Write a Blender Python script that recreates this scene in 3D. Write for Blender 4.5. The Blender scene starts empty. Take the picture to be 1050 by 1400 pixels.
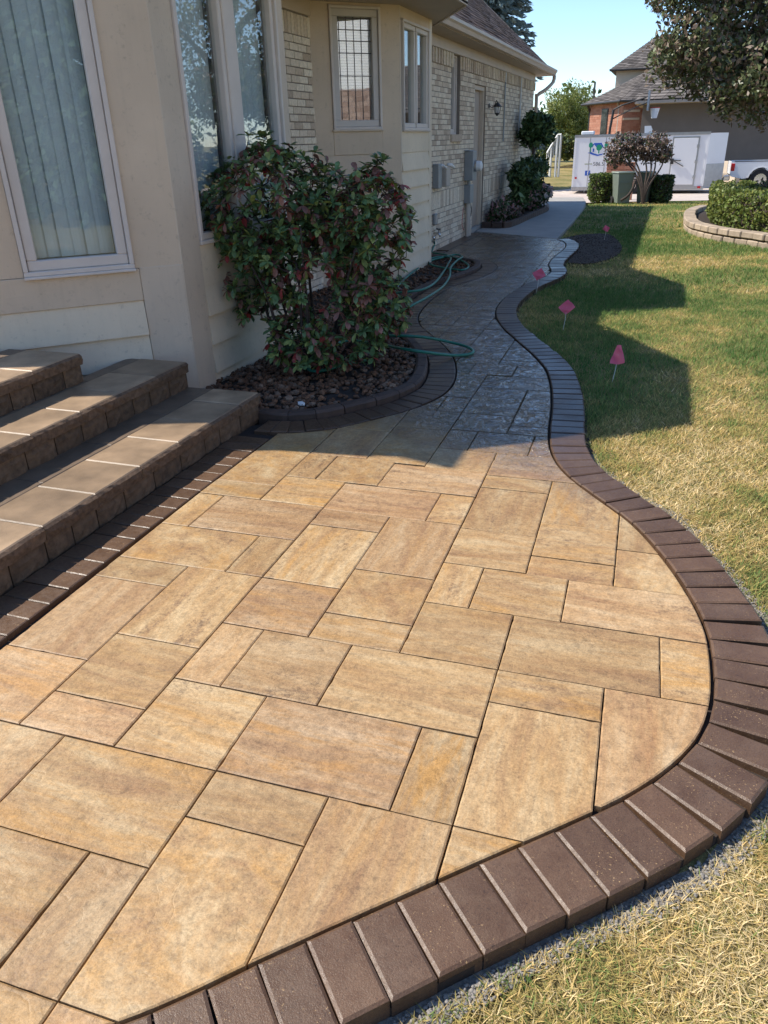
import bpy, math, random
import numpy as np
from mathutils import Vector, Matrix, Quaternion
from mathutils import noise as mnoise

random.seed(7)
RS = np.random.RandomState(11)
sc = bpy.context.scene
COL = sc.collection

# ------------------------------------------------------------------ camera
FPX, EYE = 1040.0, 1.6
R_RIGHT = Vector((0.94519054, 0.325601, -0.02447104))
R_DOWN = Vector((0.12216748, -0.42215104, -0.89825587))
R_FWD = Vector((-0.30280349, 0.84603338, -0.43879103))
cam_d = bpy.data.cameras.new('camera')
cam = bpy.data.objects.new('camera', cam_d)
COL.objects.link(cam)
cam_d.sensor_fit = 'VERTICAL'
cam_d.sensor_height = 36.0
cam_d.lens = FPX / 1400 * 36
cam_d.clip_start = 0.02
cam_d.clip_end = 600
M3 = Matrix((R_RIGHT, -R_DOWN, -R_FWD)).transposed()
cam.matrix_world = Matrix.Translation((0, 0, EYE)) @ M3.to_4x4()
sc.camera = cam

# ------------------------------------------------------------------ light
SUN = Vector((-0.85, -0.08, 1.0)).normalized()
w = bpy.data.worlds.new('World')
sc.world = w
w.use_nodes = True
wn = w.node_tree.nodes
sky = wn.new('ShaderNodeTexSky')
sky.sky_type = 'NISHITA'
sky.sun_disc = False
sky.sun_elevation = math.asin(SUN.z)
sky.sun_rotation = math.atan2(SUN.x, SUN.y)
sky.air_density = 0.85
sky.dust_density = 0.04
sky.ozone_density = 4.5
wn['Background'].inputs['Strength'].default_value = 0.15
w.node_tree.links.new(sky.outputs[0], wn['Background'].inputs['Color'])
sun_d = bpy.data.lights.new('sun', 'SUN')
sun_d.energy = 4.2
sun_d.angle = math.radians(0.53)
sun_d.color = (1.0, 0.93, 0.82)
sun_o = bpy.data.objects.new('sun', sun_d)
COL.objects.link(sun_o)
sun_o.location = SUN * 50
sun_o.rotation_euler = SUN.to_track_quat('Z', 'Y').to_euler()
vs = sc.view_settings
vs.view_transform = 'Standard'
vs.look = 'None'
vs.exposure = 0.66
vs.gamma = 1.0
vs.use_curve_mapping = False
sc.cycles.max_bounces = 8
sc.cycles.transparent_max_bounces = 12


# ------------------------------------------------------------------ surveying helpers
def ray(px, py):
    return R_RIGHT * (px - 525) + R_DOWN * (py - 700) + R_FWD * FPX


def g(px, py, z=0.0):            # point of the level plane z seen at that place in the photograph
    r = ray(px, py)
    t = (z - EYE) / r.z
    return Vector((r.x * t, r.y * t, z))


def oy(px, py, Y):               # point of the upright plane y = Y
    r = ray(px, py)
    t = Y / r.y
    return Vector((r.x * t, Y, EYE + r.z * t))


def ox(px, py, X):
    r = ray(px, py)
    t = X / r.x
    return Vector((X, r.y * t, EYE + r.z * t))


def proj(p):
    d = Vector(p) - Vector((0, 0, EYE))
    z = d.dot(R_FWD)
    if z < 0.05:
        return None
    return 525 + FPX * d.dot(R_RIGHT) / z, 700 + FPX * d.dot(R_DOWN) / z


# ------------------------------------------------------------------ materials
class NT:
    def __init__(self, name):
        self.m = bpy.data.materials.new(name)
        self.m.use_nodes = True
        self.t = self.m.node_tree
        self.n = self.t.nodes
        self.b = self.n['Principled BSDF']
        self.out = self.n['Material Output']

    def new(self, typ, **kw):
        nd = self.n.new(typ)
        for k, v in kw.items():
            setattr(nd, k, v)
        return nd

    def link(self, a, b):
        self.t.links.new(a, b)

    def put(self, sock, v):
        if isinstance(v, bpy.types.NodeSocket):
            self.link(v, sock)
        elif isinstance(v, (tuple, list)) and len(v) == 3 and sock.type == 'RGBA':
            sock.default_value = (*v, 1)
        else:
            sock.default_value = v

    def pos(self):
        return self.new('ShaderNodeNewGeometry').outputs['Position']

    def objrand(self):
        return self.new('ShaderNodeObjectInfo').outputs['Random']

    def objcol(self):
        s = self.new('ShaderNodeSeparateColor')
        self.link(self.new('ShaderNodeObjectInfo').outputs['Color'], s.inputs[0])
        return s.outputs

    def vmath(self, op, a, b):
        nd = self.new('ShaderNodeVectorMath', operation=op)
        self.put(nd.inputs[0], a)
        if op == 'SCALE':
            self.put(nd.inputs['Scale'], b)
        else:
            self.put(nd.inputs[1], b)
        return nd.outputs[0]

    def math(self, op, a, b=0.0, clamp=False):
        nd = self.new('ShaderNodeMath', operation=op, use_clamp=clamp)
        self.put(nd.inputs[0], a)
        self.put(nd.inputs[1], b)
        return nd.outputs[0]

    def noise(self, vec, scale, detail=4, rough=0.55, dist=0.0):
        nd = self.new('ShaderNodeTexNoise')
        self.put(nd.inputs['Vector'], vec)
        nd.inputs['Scale'].default_value = scale
        nd.inputs['Detail'].default_value = detail
        nd.inputs['Roughness'].default_value = rough
        nd.inputs['Distortion'].default_value = dist
        return nd.outputs['Fac']

    def ramp(self, f, stops):
        nd = self.new('ShaderNodeValToRGB')
        self.put(nd.inputs[0], f)
        el = nd.color_ramp.elements
        while len(el) < len(stops):
            el.new(0.5)
        for e, (p, c) in zip(el, stops):
            e.position = p
            e.color = (c, c, c, 1) if isinstance(c, (int, float)) else (*c, 1)
        return nd.outputs[0]

    def mix(self, f, a, b, blend='MIX'):
        nd = self.new('ShaderNodeMix', data_type='RGBA', blend_type=blend)
        self.put(nd.inputs[0], f)
        self.put(nd.inputs[6], a)
        self.put(nd.inputs[7], b)
        return nd.outputs[2]

    def maprange(self, f, a, b, c, d):
        nd = self.new('ShaderNodeMapRange')
        self.put(nd.inputs[0], f)
        for i, v in enumerate((a, b, c, d)):
            self.put(nd.inputs[i + 1], v)
        return nd.outputs[0]

    def bump(self, h, strength=0.3, dist=0.01, prev=None):
        nd = self.new('ShaderNodeBump')
        nd.inputs['Strength'].default_value = strength
        nd.inputs['Distance'].default_value = dist
        self.put(nd.inputs['Height'], h)
        if prev is not None:
            self.link(prev, nd.inputs['Normal'])
        return nd.outputs[0]

    def finish(self, color=None, rough=None, normal=None, metal=None, spec=None):
        if color is not None:
            self.put(self.b.inputs['Base Color'], color)
        if rough is not None:
            self.put(self.b.inputs['Roughness'], rough)
        if normal is not None:
            self.link(normal, self.b.inputs['Normal'])
        if metal is not None:
            self.b.inputs['Metallic'].default_value = metal
        if spec is not None:
            self.b.inputs['Specular IOR Level'].default_value = spec
        return self.m


def lin(r, g_, b):
    def f(c):
        c /= 255
        return c / 12.92 if c <= 0.04045 else ((c + 0.055) / 1.055) ** 2.4
    return (f(r), f(g_), f(b))


def plain(name, c, rough=0.6, var=0.15, scale=6, metal=0.0, bump=0.0, bscale=200, objvar=0.0, spec=0.5):
    t = NT(name)
    p = t.pos()
    f = t.noise(p, scale, 5, 0.6)
    lo = tuple(x * (1 - var) for x in c)
    hi = tuple(min(1, x * (1 + var)) for x in c)
    col = t.ramp(f, [(0.3, lo), (0.7, hi)])
    if objvar:
        k = t.maprange(t.objrand(), 0, 1, 1 - objvar, 1 + objvar)
        col = t.mix(1.0, col, k, 'MULTIPLY')
    nrm = t.bump(t.noise(p, bscale, 3), bump, 0.004) if bump else None
    return t.finish(col, rough, nrm, metal, spec)


def wet_shade_mask(t, p):  # wet zone, laid out to fill the area in the house's shadow
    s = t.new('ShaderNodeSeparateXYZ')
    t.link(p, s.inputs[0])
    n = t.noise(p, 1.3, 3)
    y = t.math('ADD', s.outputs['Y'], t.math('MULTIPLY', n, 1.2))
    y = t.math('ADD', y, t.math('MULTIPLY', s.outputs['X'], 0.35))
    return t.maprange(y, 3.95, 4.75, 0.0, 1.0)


def mat_paver():
    t = NT('cleft_tan_paver')
    p = t.pos()
    oi = t.new('ShaderNodeObjectInfo')
    sep = t.new('ShaderNodeSeparateColor')
    t.link(oi.outputs['Color'], sep.inputs[0])
    tone, streak, warm = sep.outputs[0], sep.outputs[1], sep.outputs[2]
    off = t.vmath('SCALE', (17.3, 31.7, 5.1), t.math('MULTIPLY', oi.outputs['Random'], 9.0))
    q = t.vmath('ADD', p, off)
    qa = t.vmath('MULTIPLY', q, (1.0, 5.0, 1.0))
    qb = t.vmath('MULTIPLY', q, (5.0, 1.0, 1.0))
    mixv = t.new('ShaderNodeMix', data_type='VECTOR')
    t.put(mixv.inputs[0], streak)
    t.link(qa, mixv.inputs[4])
    t.link(qb, mixv.inputs[5])
    qs = mixv.outputs[1]
    big = t.noise(qs, 2.3, 10, 0.74, 0.5)
    big2 = t.noise(t.vmath('ADD', qs, (9, 3, 1)), 1.6, 10, 0.74, 0.4)
    spk = t.noise(q, 95, 4, 0.8)
    grain = t.noise(q, 240, 3, 0.7)
    mot = t.noise(q, 34, 6, 0.75)
    base = t.ramp(big2, [(0.36, (0.285, 0.160, 0.072)), (0.5, (0.385, 0.243, 0.112)), (0.63, (0.470, 0.335, 0.180))])
    gold = t.mix(t.math('MULTIPLY', warm, t.ramp(big, [(0.48, 0.0), (0.62, 1.0)])), base, (0.430, 0.232, 0.070))
    gold = t.mix(t.maprange(t.math('FRACT', t.math('MULTIPLY', oi.outputs['Random'], 5.3)), 0.5, 1.0, 0.0, 0.38), gold, t.mix(1.0, gold, (0.98, 0.90, 1.10), 'MULTIPLY'))
    dk = t.math('MULTIPLY', t.ramp(t.math('ADD', t.math('ADD', t.math('MULTIPLY', big, 0.62), t.math('MULTIPLY', mot, 0.2)), t.math('MULTIPLY', spk, 0.18)),
                                   [(0.37, 1.0), (0.46, 0.0)]), tone)
    col = t.mix(t.math('MULTIPLY', dk, 0.74), gold, (0.160, 0.094, 0.058))
    col = t.mix(1.0, col, t.ramp(mot, [(0.30, 0.68), (0.5, 1.0), (0.70, 1.18)]), 'MULTIPLY')
    col = t.mix(1.0, col, t.ramp(spk, [(0.30, 0.74), (0.5, 1.0), (0.70, 1.18)]), 'MULTIPLY')
    col = t.mix(1.0, col, t.ramp(grain, [(0.25, 0.72), (0.5, 1.0), (0.8, 1.22)]), 'MULTIPLY')
    col = t.mix(1.0, col, t.maprange(oi.outputs['Random'], 0, 1, 0.86, 1.1), 'MULTIPLY')
    wet_shade = wet_shade_mask(t, p)
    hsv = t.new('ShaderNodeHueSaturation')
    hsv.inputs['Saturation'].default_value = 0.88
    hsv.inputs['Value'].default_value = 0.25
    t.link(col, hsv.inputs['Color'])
    col = t.mix(t.math('MULTIPLY', wet_shade, 0.9), col, hsv.outputs[0])  # wet darkening, strengthened to paint in deeper shade on the slabs
    pool = t.noise(t.vmath('ADD', p, (3, 3, 0)), 2.2, 3)
    rw = t.ramp(pool, [(0.38, 0.14), (0.64, 0.36)])
    rough = t.new('ShaderNodeMix', data_type='FLOAT')
    t.put(rough.inputs[0], wet_shade)
    rough.inputs[2].default_value = 0.58
    t.link(rw, rough.inputs[3])
    # cleft relief: thin curved ledges plus broad swells and grain
    wv = t.noise(q, 4.2, 4, 0.5, 1.6)
    ledge = t.ramp(t.math('PINGPONG', t.math('MULTIPLY', wv, 5.0), 0.5), [(0.0, 0.0), (0.07, 0.8), (0.5, 1.0)])
    msk = t.ramp(t.noise(q, 3.1, 2), [(0.45, 0.0), (0.62, 1.0)])
    led = t.math('MULTIPLY', ledge, msk)
    n1 = t.bump(t.noise(q, 6, 4, 0.55, 0.7), 0.75, 0.010)
    wet0 = wet_shade_mask(t, p)
    n2 = t.bump(led, 0.22, 0.004, n1)
    w2 = t.noise(q, 6.5, 5, 0.55, 2.0)
    led2 = t.ramp(t.math('PINGPONG', t.math('MULTIPLY', w2, 4.0), 0.5), [(0.0, 0.0), (0.10, 0.9), (0.5, 1.0)])
    swell = t.noise(q, 8, 4, 0.55, 1.6)
    nb_ = t.new('ShaderNodeBump')
    t.link(t.math('ADD', t.math('MULTIPLY', led2, 0.22), swell), nb_.inputs['Height'])
    nb_.inputs['Distance'].default_value = 0.03
    t.link(t.math('MULTIPLY', wet0, 0.85), nb_.inputs['Strength'])
    t.link(n2, nb_.inputs['Normal'])
    n2 = nb_.outputs[0]
    n3 = t.bump(mot, 0.35, 0.002, n2)
    n4 = t.bump(spk, 0.4, 0.0016, t.bump(grain, 0.4, 0.0012, n3))
    gn = t.new('ShaderNodeSeparateXYZ')
    t.link(t.new('ShaderNodeNewGeometry').outputs['True Normal'], gn.inputs[0])
    flat = t.maprange(gn.outputs['Z'], 0.97, 0.995, 0.0, 1.0)
    sx = t.new('ShaderNodeSeparateXYZ')
    t.link(p, sx.inputs[0])
    film = t.math('ADD', t.math('MULTIPLY', sx.outputs['X'], 0.55), t.math('MULTIPLY', pool, 2.4))
    film = t.maprange(film, -0.35, 0.30, 0.2, 1.0)
    t.link(t.math('MULTIPLY', t.math('MULTIPLY', wet_shade, film), flat), t.b.inputs['Coat Weight'])
    t.b.inputs['Coat Roughness'].default_value = 0.08
    t.b.inputs['Coat IOR'].default_value = 1.5
    cn = n4
    t.link(cn, t.b.inputs['Coat Normal'])
    t.b.inputs['Coat IOR'].default_value = 1.7
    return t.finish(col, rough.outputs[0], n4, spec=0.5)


def mat_border():
    t = NT('brown_border_brick')
    p = t.pos()
    r = t.objrand()
    q = t.vmath('ADD', p, t.vmath('SCALE', (11.3, 7.7, 5.1), r))
    col = t.ramp(t.noise(q, 9, 6, 0.7), [(0.3, (0.084, 0.044, 0.024)), (0.7, (0.135, 0.078, 0.045))])
    col = t.mix(1.0, col, t.maprange(r, 0, 1, 0.88, 1.14), 'MULTIPLY')
    dust = t.ramp(t.noise(q, 4.0, 6, 0.7), [(0.50, 0.0), (0.72, 1.0)])
    col = t.mix(t.math('MULTIPLY', dust, 0.22), col, (0.22, 0.155, 0.11))
    grain = t.noise(q, 260, 3, 0.7)
    col = t.mix(1.0, col, t.ramp(grain, [(0.25, 0.65), (0.5, 1.0), (0.8, 1.3)]), 'MULTIPLY')
    sp = t.ramp(t.noise(q, 170, 2, 0.5), [(0.655, 0.0), (0.70, 1.0)])
    spm = t.ramp(t.noise(q, 7, 3), [(0.46, 0.0), (0.62, 1.0)])
    col = t.mix(t.math('MULTIPLY', t.math('MULTIPLY', sp, spm), 0.75), col, (0.46, 0.30, 0.14))
    pit = t.ramp(t.noise(t.vmath('ADD', q, (5, 5, 5)), 120, 2), [(0.30, 1.0), (0.36, 0.0)])
    col = t.mix(t.math('MULTIPLY', pit, 0.5), col, (0.03, 0.018, 0.014))
    wet_shade = wet_shade_mask(t, p)
    col = t.mix(t.math('MULTIPLY', wet_shade, 0.6), col, t.mix(1.0, col, (0.32, 0.31, 0.33), 'MULTIPLY'))
    rough = t.new('ShaderNodeMix', data_type='FLOAT')
    t.put(rough.inputs[0], wet_shade)
    t.link(t.ramp(t.noise(q, 45, 4, 0.7), [(0.35, 0.30), (0.68, 0.55)]), rough.inputs[2])
    rough.inputs[3].default_value = 0.46
    n = t.bump(t.noise(q, 60, 4, 0.6), 0.3, 0.003)
    n = t.bump(grain, 0.7, 0.0016, n)
    gn = t.new('ShaderNodeSeparateXYZ')
    t.link(t.new('ShaderNodeNewGeometry').outputs['True Normal'], gn.inputs[0])
    flat = t.maprange(gn.outputs['Z'], 0.97, 0.995, 0.0, 1.0)
    t.link(t.math('MULTIPLY', t.math('MULTIPLY', wet_shade, flat), t.ramp(t.noise(p, 3.0, 3), [(0.35, 0.08), (0.65, 0.42)])), t.b.inputs['Coat Weight'])
    t.b.inputs['Coat Roughness'].default_value = 0.16
    return t.finish(col, rough.outputs[0], n, spec=0.5)


def mat_lawn():
    t = NT('lawn_soil')
    p = t.pos()
    f = t.noise(p, 1.1, 5)
    c = t.ramp(f, [(0.3, (0.17, 0.165, 0.055)), (0.5, (0.28, 0.23, 0.090)), (0.7, (0.40, 0.305, 0.14))])
    fine = t.noise(p, 90, 4, 0.7)
    c = t.mix(1.0, c, t.ramp(fine, [(0.25, 0.4), (0.5, 1.0), (0.8, 1.45)]), 'MULTIPLY')
    return t.finish(c, 0.9, t.bump(fine, 0.9, 0.02), spec=0.2)


def mat_blade():
    t = NT('grass_blade')
    a = t.new('ShaderNodeAttribute', attribute_name='dry')
    b = t.new('ShaderNodeAttribute', attribute_name='tint')
    c = t.ramp(a.outputs['Fac'], [(0.0, (0.105, 0.205, 0.050)), (0.34, (0.26, 0.33, 0.095)), (0.58, (0.50, 0.40, 0.135)), (0.82, (0.70, 0.50, 0.20)), (1.0, (0.84, 0.68, 0.38))])
    c = t.mix(1.0, c, t.maprange(b.outputs['Fac'], 0, 1, 0.6, 1.35), 'MULTIPLY')
    t.b.inputs['Specular IOR Level'].default_value = 0.25
    tr = t.new('ShaderNodeBsdfTranslucent')
    t.link(c, tr.inputs[0])
    mx = t.new('ShaderNodeMixShader')
    mx.inputs[0].default_value = 0.4
    t.finish(c, 0.6)
    t.link(t.b.outputs[0], mx.inputs[1])
    t.link(tr.outputs[0], mx.inputs[2])
    t.link(mx.outputs[0], t.out.inputs[0])
    return t.m


def mat_leaf(name, c, var=0.3, rough=0.45, trans=0.22, scale=3.0, spec=0.4):
    t = NT(name)
    p = t.pos()
    f = t.noise(p, scale, 3)
    f2 = t.noise(p, 40, 2)
    col = t.ramp(f, [(0.3, tuple(x * (1 - var) for x in c)), (0.7, tuple(x * (1 + var) for x in c))])
    col = t.mix(1.0, col, t.ramp(f2, [(0.25, 0.65), (0.75, 1.35)]), 'MULTIPLY')
    t.finish(col, rough, spec=spec)
    tr = t.new('ShaderNodeBsdfTranslucent')
    t.link(col, tr.inputs[0])
    mx = t.new('ShaderNodeMixShader')
    mx.inputs[0].default_value = trans
    t.link(t.b.outputs[0], mx.inputs[1])
    t.link(tr.outputs[0], mx.inputs[2])
    t.link(mx.outputs[0], t.out.inputs[0])
    return t.m


def mat_glass(name='window_glass', f0=0.10):
    t = NT(name)
    geo = t.new('ShaderNodeNewGeometry')
    dt = t.new('ShaderNodeVectorMath', operation='DOT_PRODUCT')
    t.link(geo.outputs['Incoming'], dt.inputs[0])
    t.link(geo.outputs['True Normal'], dt.inputs[1])
    gz_ = t.math('SUBTRACT', 1.0, t.math('ABSOLUTE', dt.outputs['Value']), True)
    fres = t.math('POWER', gz_, 4.0)
    gl = t.new('ShaderNodeBsdfGlossy')
    gl.inputs['Roughness'].default_value = 0.0
    p = t.pos()
    t.link(t.bump(t.noise(p, 1.6, 2), 0.05, 0.02), gl.inputs['Normal'])
    trn = t.new('ShaderNodeBsdfTransparent')
    trn.inputs[0].default_value = (0.94, 0.96, 0.96, 1)
    mx = t.new('ShaderNodeMixShader')
    t.link(t.math('ADD', t.math('MULTIPLY', fres, 0.9), f0, True), mx.inputs[0])
    t.link(trn.outputs[0], mx.inputs[1])
    t.link(gl.outputs[0], mx.inputs[2])
    t.link(mx.outputs[0], t.out.inputs[0])
    return t.m


def mat_brick(name, lo, mid, hi, rough=0.85):
    t = NT(name)
    r = t.objrand()
    at = t.new('ShaderNodeAttribute', attribute_name='tint')
    p = t.pos()
    f = t.math('FRACT', t.math('ADD', t.math('MULTIPLY', r, 7.31), at.outputs['Fac']))
    c = t.ramp(f, [(0.0, lo), (0.35, mid), (0.8, hi), (1.0, mid)])
    n = t.noise(p, 30, 5, 0.7)
    c = t.mix(1.0, c, t.ramp(n, [(0.25, 0.72), (0.75, 1.2)]), 'MULTIPLY')
    return t.finish(c, rough, t.bump(t.noise(p, 90, 4, 0.7), 0.5, 0.006), spec=0.3)


def mat_siding(name, c):
    t = NT(name)
    p = t.pos()
    st = t.noise(t.vmath('MULTIPLY', p, (3, 3, 40)), 3, 4)
    drip = t.noise(t.vmath('MULTIPLY', p, (26, 26, 1.4)), 1.0, 5, 0.65)
    big = t.noise(p, 1.7, 4)
    col = t.ramp(big, [(0.3, tuple(x * 0.9 for x in c)), (0.7, tuple(x * 1.06 for x in c))])
    col = t.mix(1.0, col, t.ramp(t.noise(p, 22, 5, 0.7), [(0.22, 0.70), (0.42, 1.0)]), 'MULTIPLY')
    col = t.mix(1.0, col, t.ramp(drip, [(0.28, 0.95), (0.48, 1.0)]), 'MULTIPLY')
    return t.finish(col, 0.62, t.bump(t.noise(p, 70, 4, 0.7), 0.35, 0.004, t.bump(st, 0.3, 0.005)), spec=0.35)


def mat_shingle(name, c):
    t = NT(name)
    p = t.pos()
    at = t.new('ShaderNodeAttribute', attribute_name='tint')
    col = t.ramp(at.outputs['Fac'], [(0.0, tuple(x * 0.6 for x in c)), (0.5, c), (1.0, tuple(x * 1.45 for x in c))])
    n = t.noise(p, 60, 4, 0.7)
    col = t.mix(1.0, col, t.ramp(n, [(0.25, 0.65), (0.75, 1.3)]), 'MULTIPLY')
    return t.finish(col, 0.95, t.bump(n, 0.6, 0.01), spec=0.2)


M = {}
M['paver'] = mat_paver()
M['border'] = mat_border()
M['bedding'] = plain('joint_sand', (0.035, 0.024, 0.018), 0.95, 0.3, 40)
M['lawn'] = mat_lawn()
M['blade'] = mat_blade()
M['concrete'] = plain('grey_concrete', (0.34, 0.325, 0.30), 0.85, 0.12, 3, bump=0.3, bscale=150)
M['drive'] = plain('pink_concrete', (0.52, 0.44, 0.38), 0.85, 0.1, 1.5, bump=0.2)
M['gravel'] = plain('grey_gravel', (0.29, 0.265, 0.235), 0.9, 0.3, 60, objvar=0.2)
M['gravelbed'] = plain('gravel_bed', (0.19, 0.17, 0.145), 0.95, 0.45, 110, bump=1.0, bscale=160)
M['soil'] = plain('dark_soil', (0.062, 0.042, 0.029), 0.95, 0.45, 22, bump=1.0, bscale=60)
M['mulch'] = plain('dark_mulch', (0.035, 0.024, 0.018), 0.95, 0.5, 35, bump=1.0, bscale=70)
M['stone1'] = plain('rust_stone', (0.165, 0.075, 0.036), 0.8, 0.4, 30, objvar=0.4, bump=0.5, bscale=120)
M['stone2'] = plain('pale_stone', (0.20, 0.125, 0.080), 0.8, 0.4, 30, objvar=0.4, bump=0.5, bscale=120)
M['curb'] = plain('brown_edging_block', (0.075, 0.045, 0.032), 0.7, 0.25, 18, bump=0.5, bscale=200, objvar=0.15)
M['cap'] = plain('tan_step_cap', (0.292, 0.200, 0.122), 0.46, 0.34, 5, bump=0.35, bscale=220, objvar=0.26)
M['capface'] = plain('shaded_cap_face', (0.135, 0.082, 0.048), 0.85, 0.45, 40, bump=1.0, bscale=90, objvar=0.2)  # same stone as the cap; shade of the rough front painted in as darker brown
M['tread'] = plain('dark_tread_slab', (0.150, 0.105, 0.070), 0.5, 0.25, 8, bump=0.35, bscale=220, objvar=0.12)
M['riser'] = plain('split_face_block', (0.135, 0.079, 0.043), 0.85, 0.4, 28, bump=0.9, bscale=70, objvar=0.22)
M['panel'] = mat_siding('taupe_wall_panel', (0.66, 0.525, 0.385))
M['siding'] = mat_siding('cream_siding', (0.765, 0.64, 0.475))
M['trim'] = mat_siding('taupe_trim', (0.65, 0.535, 0.41))
M['wframe'] = plain('window_frame_paint', (0.66, 0.585, 0.52), 0.5, 0.06, 4)
M['wframe2'] = plain('window_sash_paint', (0.58, 0.53, 0.48), 0.5, 0.06, 4)
M['glass'] = mat_glass()
M['glass_c'] = mat_glass('coated_glass', 0.24)
M['blind'] = plain('vertical_blind', (0.66, 0.74, 0.75), 0.8, 0.06, 3)
M['blind_w'] = plain('white_blind', (0.85, 0.83, 0.80), 0.8, 0.04, 3)
M['dark'] = plain('dark_room', (0.25, 0.25, 0.25), 0.9, 0.2, 3)
M['lead'] = plain('leaded_bar', (0.06, 0.055, 0.055), 0.5, 0.1, 5)
M['brick'] = mat_brick('cream_brick', (0.50, 0.39, 0.29), (0.70, 0.57, 0.43), (0.84, 0.73, 0.57))
M['mortar'] = plain('mortar', (0.24, 0.20, 0.165), 0.95, 0.12, 25, bump=0.4)
M['orange'] = mat_brick('orange_brick', (0.36, 0.15, 0.095), (0.43, 0.19, 0.125), (0.50, 0.25, 0.17))
M['omortar'] = plain('orange_mortar', (0.46, 0.27, 0.19), 0.95, 0.12, 8)
M['shingle'] = mat_shingle('brown_shingle', (0.17, 0.125, 0.105))
M['gshingle'] = mat_shingle('grey_shingle', (0.170, 0.150, 0.136))
M['gutter'] = plain('gutter_paint', (0.56, 0.45, 0.345), 0.45, 0.06, 3)
M['soffit'] = plain('soffit_paint', (0.45, 0.365, 0.29), 0.6, 0.06, 3)
M['door'] = plain('door_paint', (0.42, 0.335, 0.265), 0.55, 0.06, 3)
M['grey'] = plain('grey_metal', (0.30, 0.32, 0.33), 0.45, 0.08, 5, 0.3)
M['tanbox'] = plain('tan_plastic', (0.50, 0.44, 0.37), 0.55, 0.08, 5)
M['white'] = plain('white_paint', (0.80, 0.80, 0.79), 0.4, 0.04, 3)
M['pvc'] = plain('white_pvc', (0.72, 0.71, 0.69), 0.5, 0.05, 3)
M['blackm'] = plain('black_metal', (0.03, 0.028, 0.026), 0.45, 0.2, 6)
M['hose'] = plain('green_hose', (0.022, 0.18, 0.125), 0.38, 0.2, 30)
def mat_flag():
    t = NT('pink_flag')
    tr = t.new('ShaderNodeBsdfTranslucent')
    tr.inputs[0].default_value = (1.0, 0.20, 0.30, 1)
    mx = t.new('ShaderNodeMixShader')
    mx.inputs[0].default_value = 0.5
    p = t.pos()
    t.finish((1.0, 0.22, 0.36), 0.45, t.bump(t.noise(p, 45, 3), 0.4, 0.004))
    t.link(t.b.outputs[0], mx.inputs[1])
    t.link(tr.outputs[0], mx.inputs[2])
    t.link(mx.outputs[0], t.out.inputs[0])
    return t.m


M['pink'] = mat_flag()
M['bark'] = plain('dark_bark', (0.055, 0.040, 0.032), 0.9, 0.35, 25, bump=0.8, bscale=60)
M['rh_g'] = mat_leaf('rhododendron_green', (0.125, 0.200, 0.078), 0.35, 0.34, 0.15, 8)
M['rh_o'] = mat_leaf('rhododendron_olive', (0.25, 0.29, 0.085), 0.3, 0.4, 0.18, 8)
M['rh_p'] = mat_leaf('rhododendron_bronze', (0.26, 0.120, 0.090), 0.3, 0.45, 0.15, 8)
M['rh_r'] = mat_leaf('rhododendron_red', (0.36, 0.050, 0.042), 0.3, 0.4, 0.2, 8)
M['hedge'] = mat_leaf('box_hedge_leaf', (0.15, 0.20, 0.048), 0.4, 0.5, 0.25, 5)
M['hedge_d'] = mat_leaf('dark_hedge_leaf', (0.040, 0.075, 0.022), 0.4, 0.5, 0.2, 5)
M['pear_g'] = mat_leaf('pear_leaf_green', (0.155, 0.185, 0.085), 0.4, 0.40, 0.25, 2, 0.45)
M['pear_p'] = mat_leaf('pear_leaf_bronze', (0.24, 0.175, 0.125), 0.4, 0.40, 0.25, 2, 0.45)
M['smoke'] = mat_leaf('purple_leaf', (0.165, 0.115, 0.092), 0.4, 0.5, 0.2, 4)
M['yel'] = mat_leaf('yellow_green_leaf', (0.215, 0.235, 0.055), 0.4, 0.5, 0.3, 1.0)
M['spruce'] = mat_leaf('blue_spruce_needle', (0.185, 0.235, 0.215), 0.4, 0.6, 0.1, 1.5)
M['conifer'] = mat_leaf('conifer_needle', (0.10, 0.165, 0.095), 0.4, 0.6, 0.1, 1.5)
M['flow_p'] = mat_leaf('pink_flower', (0.50, 0.27, 0.28), 0.3, 0.6, 0.3)
M['flow_w'] = mat_leaf('pale_flower', (0.66, 0.56, 0.53), 0.2, 0.6, 0.3)
M['wallstone'] = plain('pale_wall_block', (0.37, 0.295, 0.220), 0.85, 0.2, 10, bump=0.6, bscale=60, objvar=0.15)
M['trailer'] = plain('trailer_white', (0.76, 0.77, 0.78), 0.35, 0.03, 1)
M['alu'] = plain('aluminium', (0.42, 0.43, 0.44), 0.35, 0.1, 8, 0.7)
M['blue'] = plain('logo_blue', (0.020, 0.10, 0.45), 0.5, 0.02, 3)
M['lgreen'] = plain('logo_green', (0.010, 0.26, 0.15), 0.5, 0.02, 3)
M['ltext'] = plain('logo_text', (0.10, 0.115, 0.14), 0.5, 0.02, 3)
M['lolive'] = plain('logo_olive', (0.34, 0.38, 0.24), 0.5, 0.02, 3)
M['redlamp'] = plain('red_lens', (0.50, 0.012, 0.018), 0.2, 0.1, 30)
M['car'] = plain('white_car_paint', (0.78, 0.79, 0.80), 0.22, 0.02, 1)
M['carglass'] = plain('car_glass', (0.02, 0.022, 0.025), 0.05, 0.05, 2)
M['tyre'] = plain('tyre_rubber', (0.022, 0.022, 0.022), 0.85, 0.2, 20)
M['chrome'] = plain('chrome', (0.60, 0.60, 0.60), 0.18, 0.05, 8, 1.0)
M['bin'] = plain('grey_green_bin', (0.165, 0.20, 0.165), 0.5, 0.08, 4)
M['binlid'] = plain('pale_bin_lid', (0.30, 0.35, 0.30), 0.5, 0.08, 4)
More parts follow.
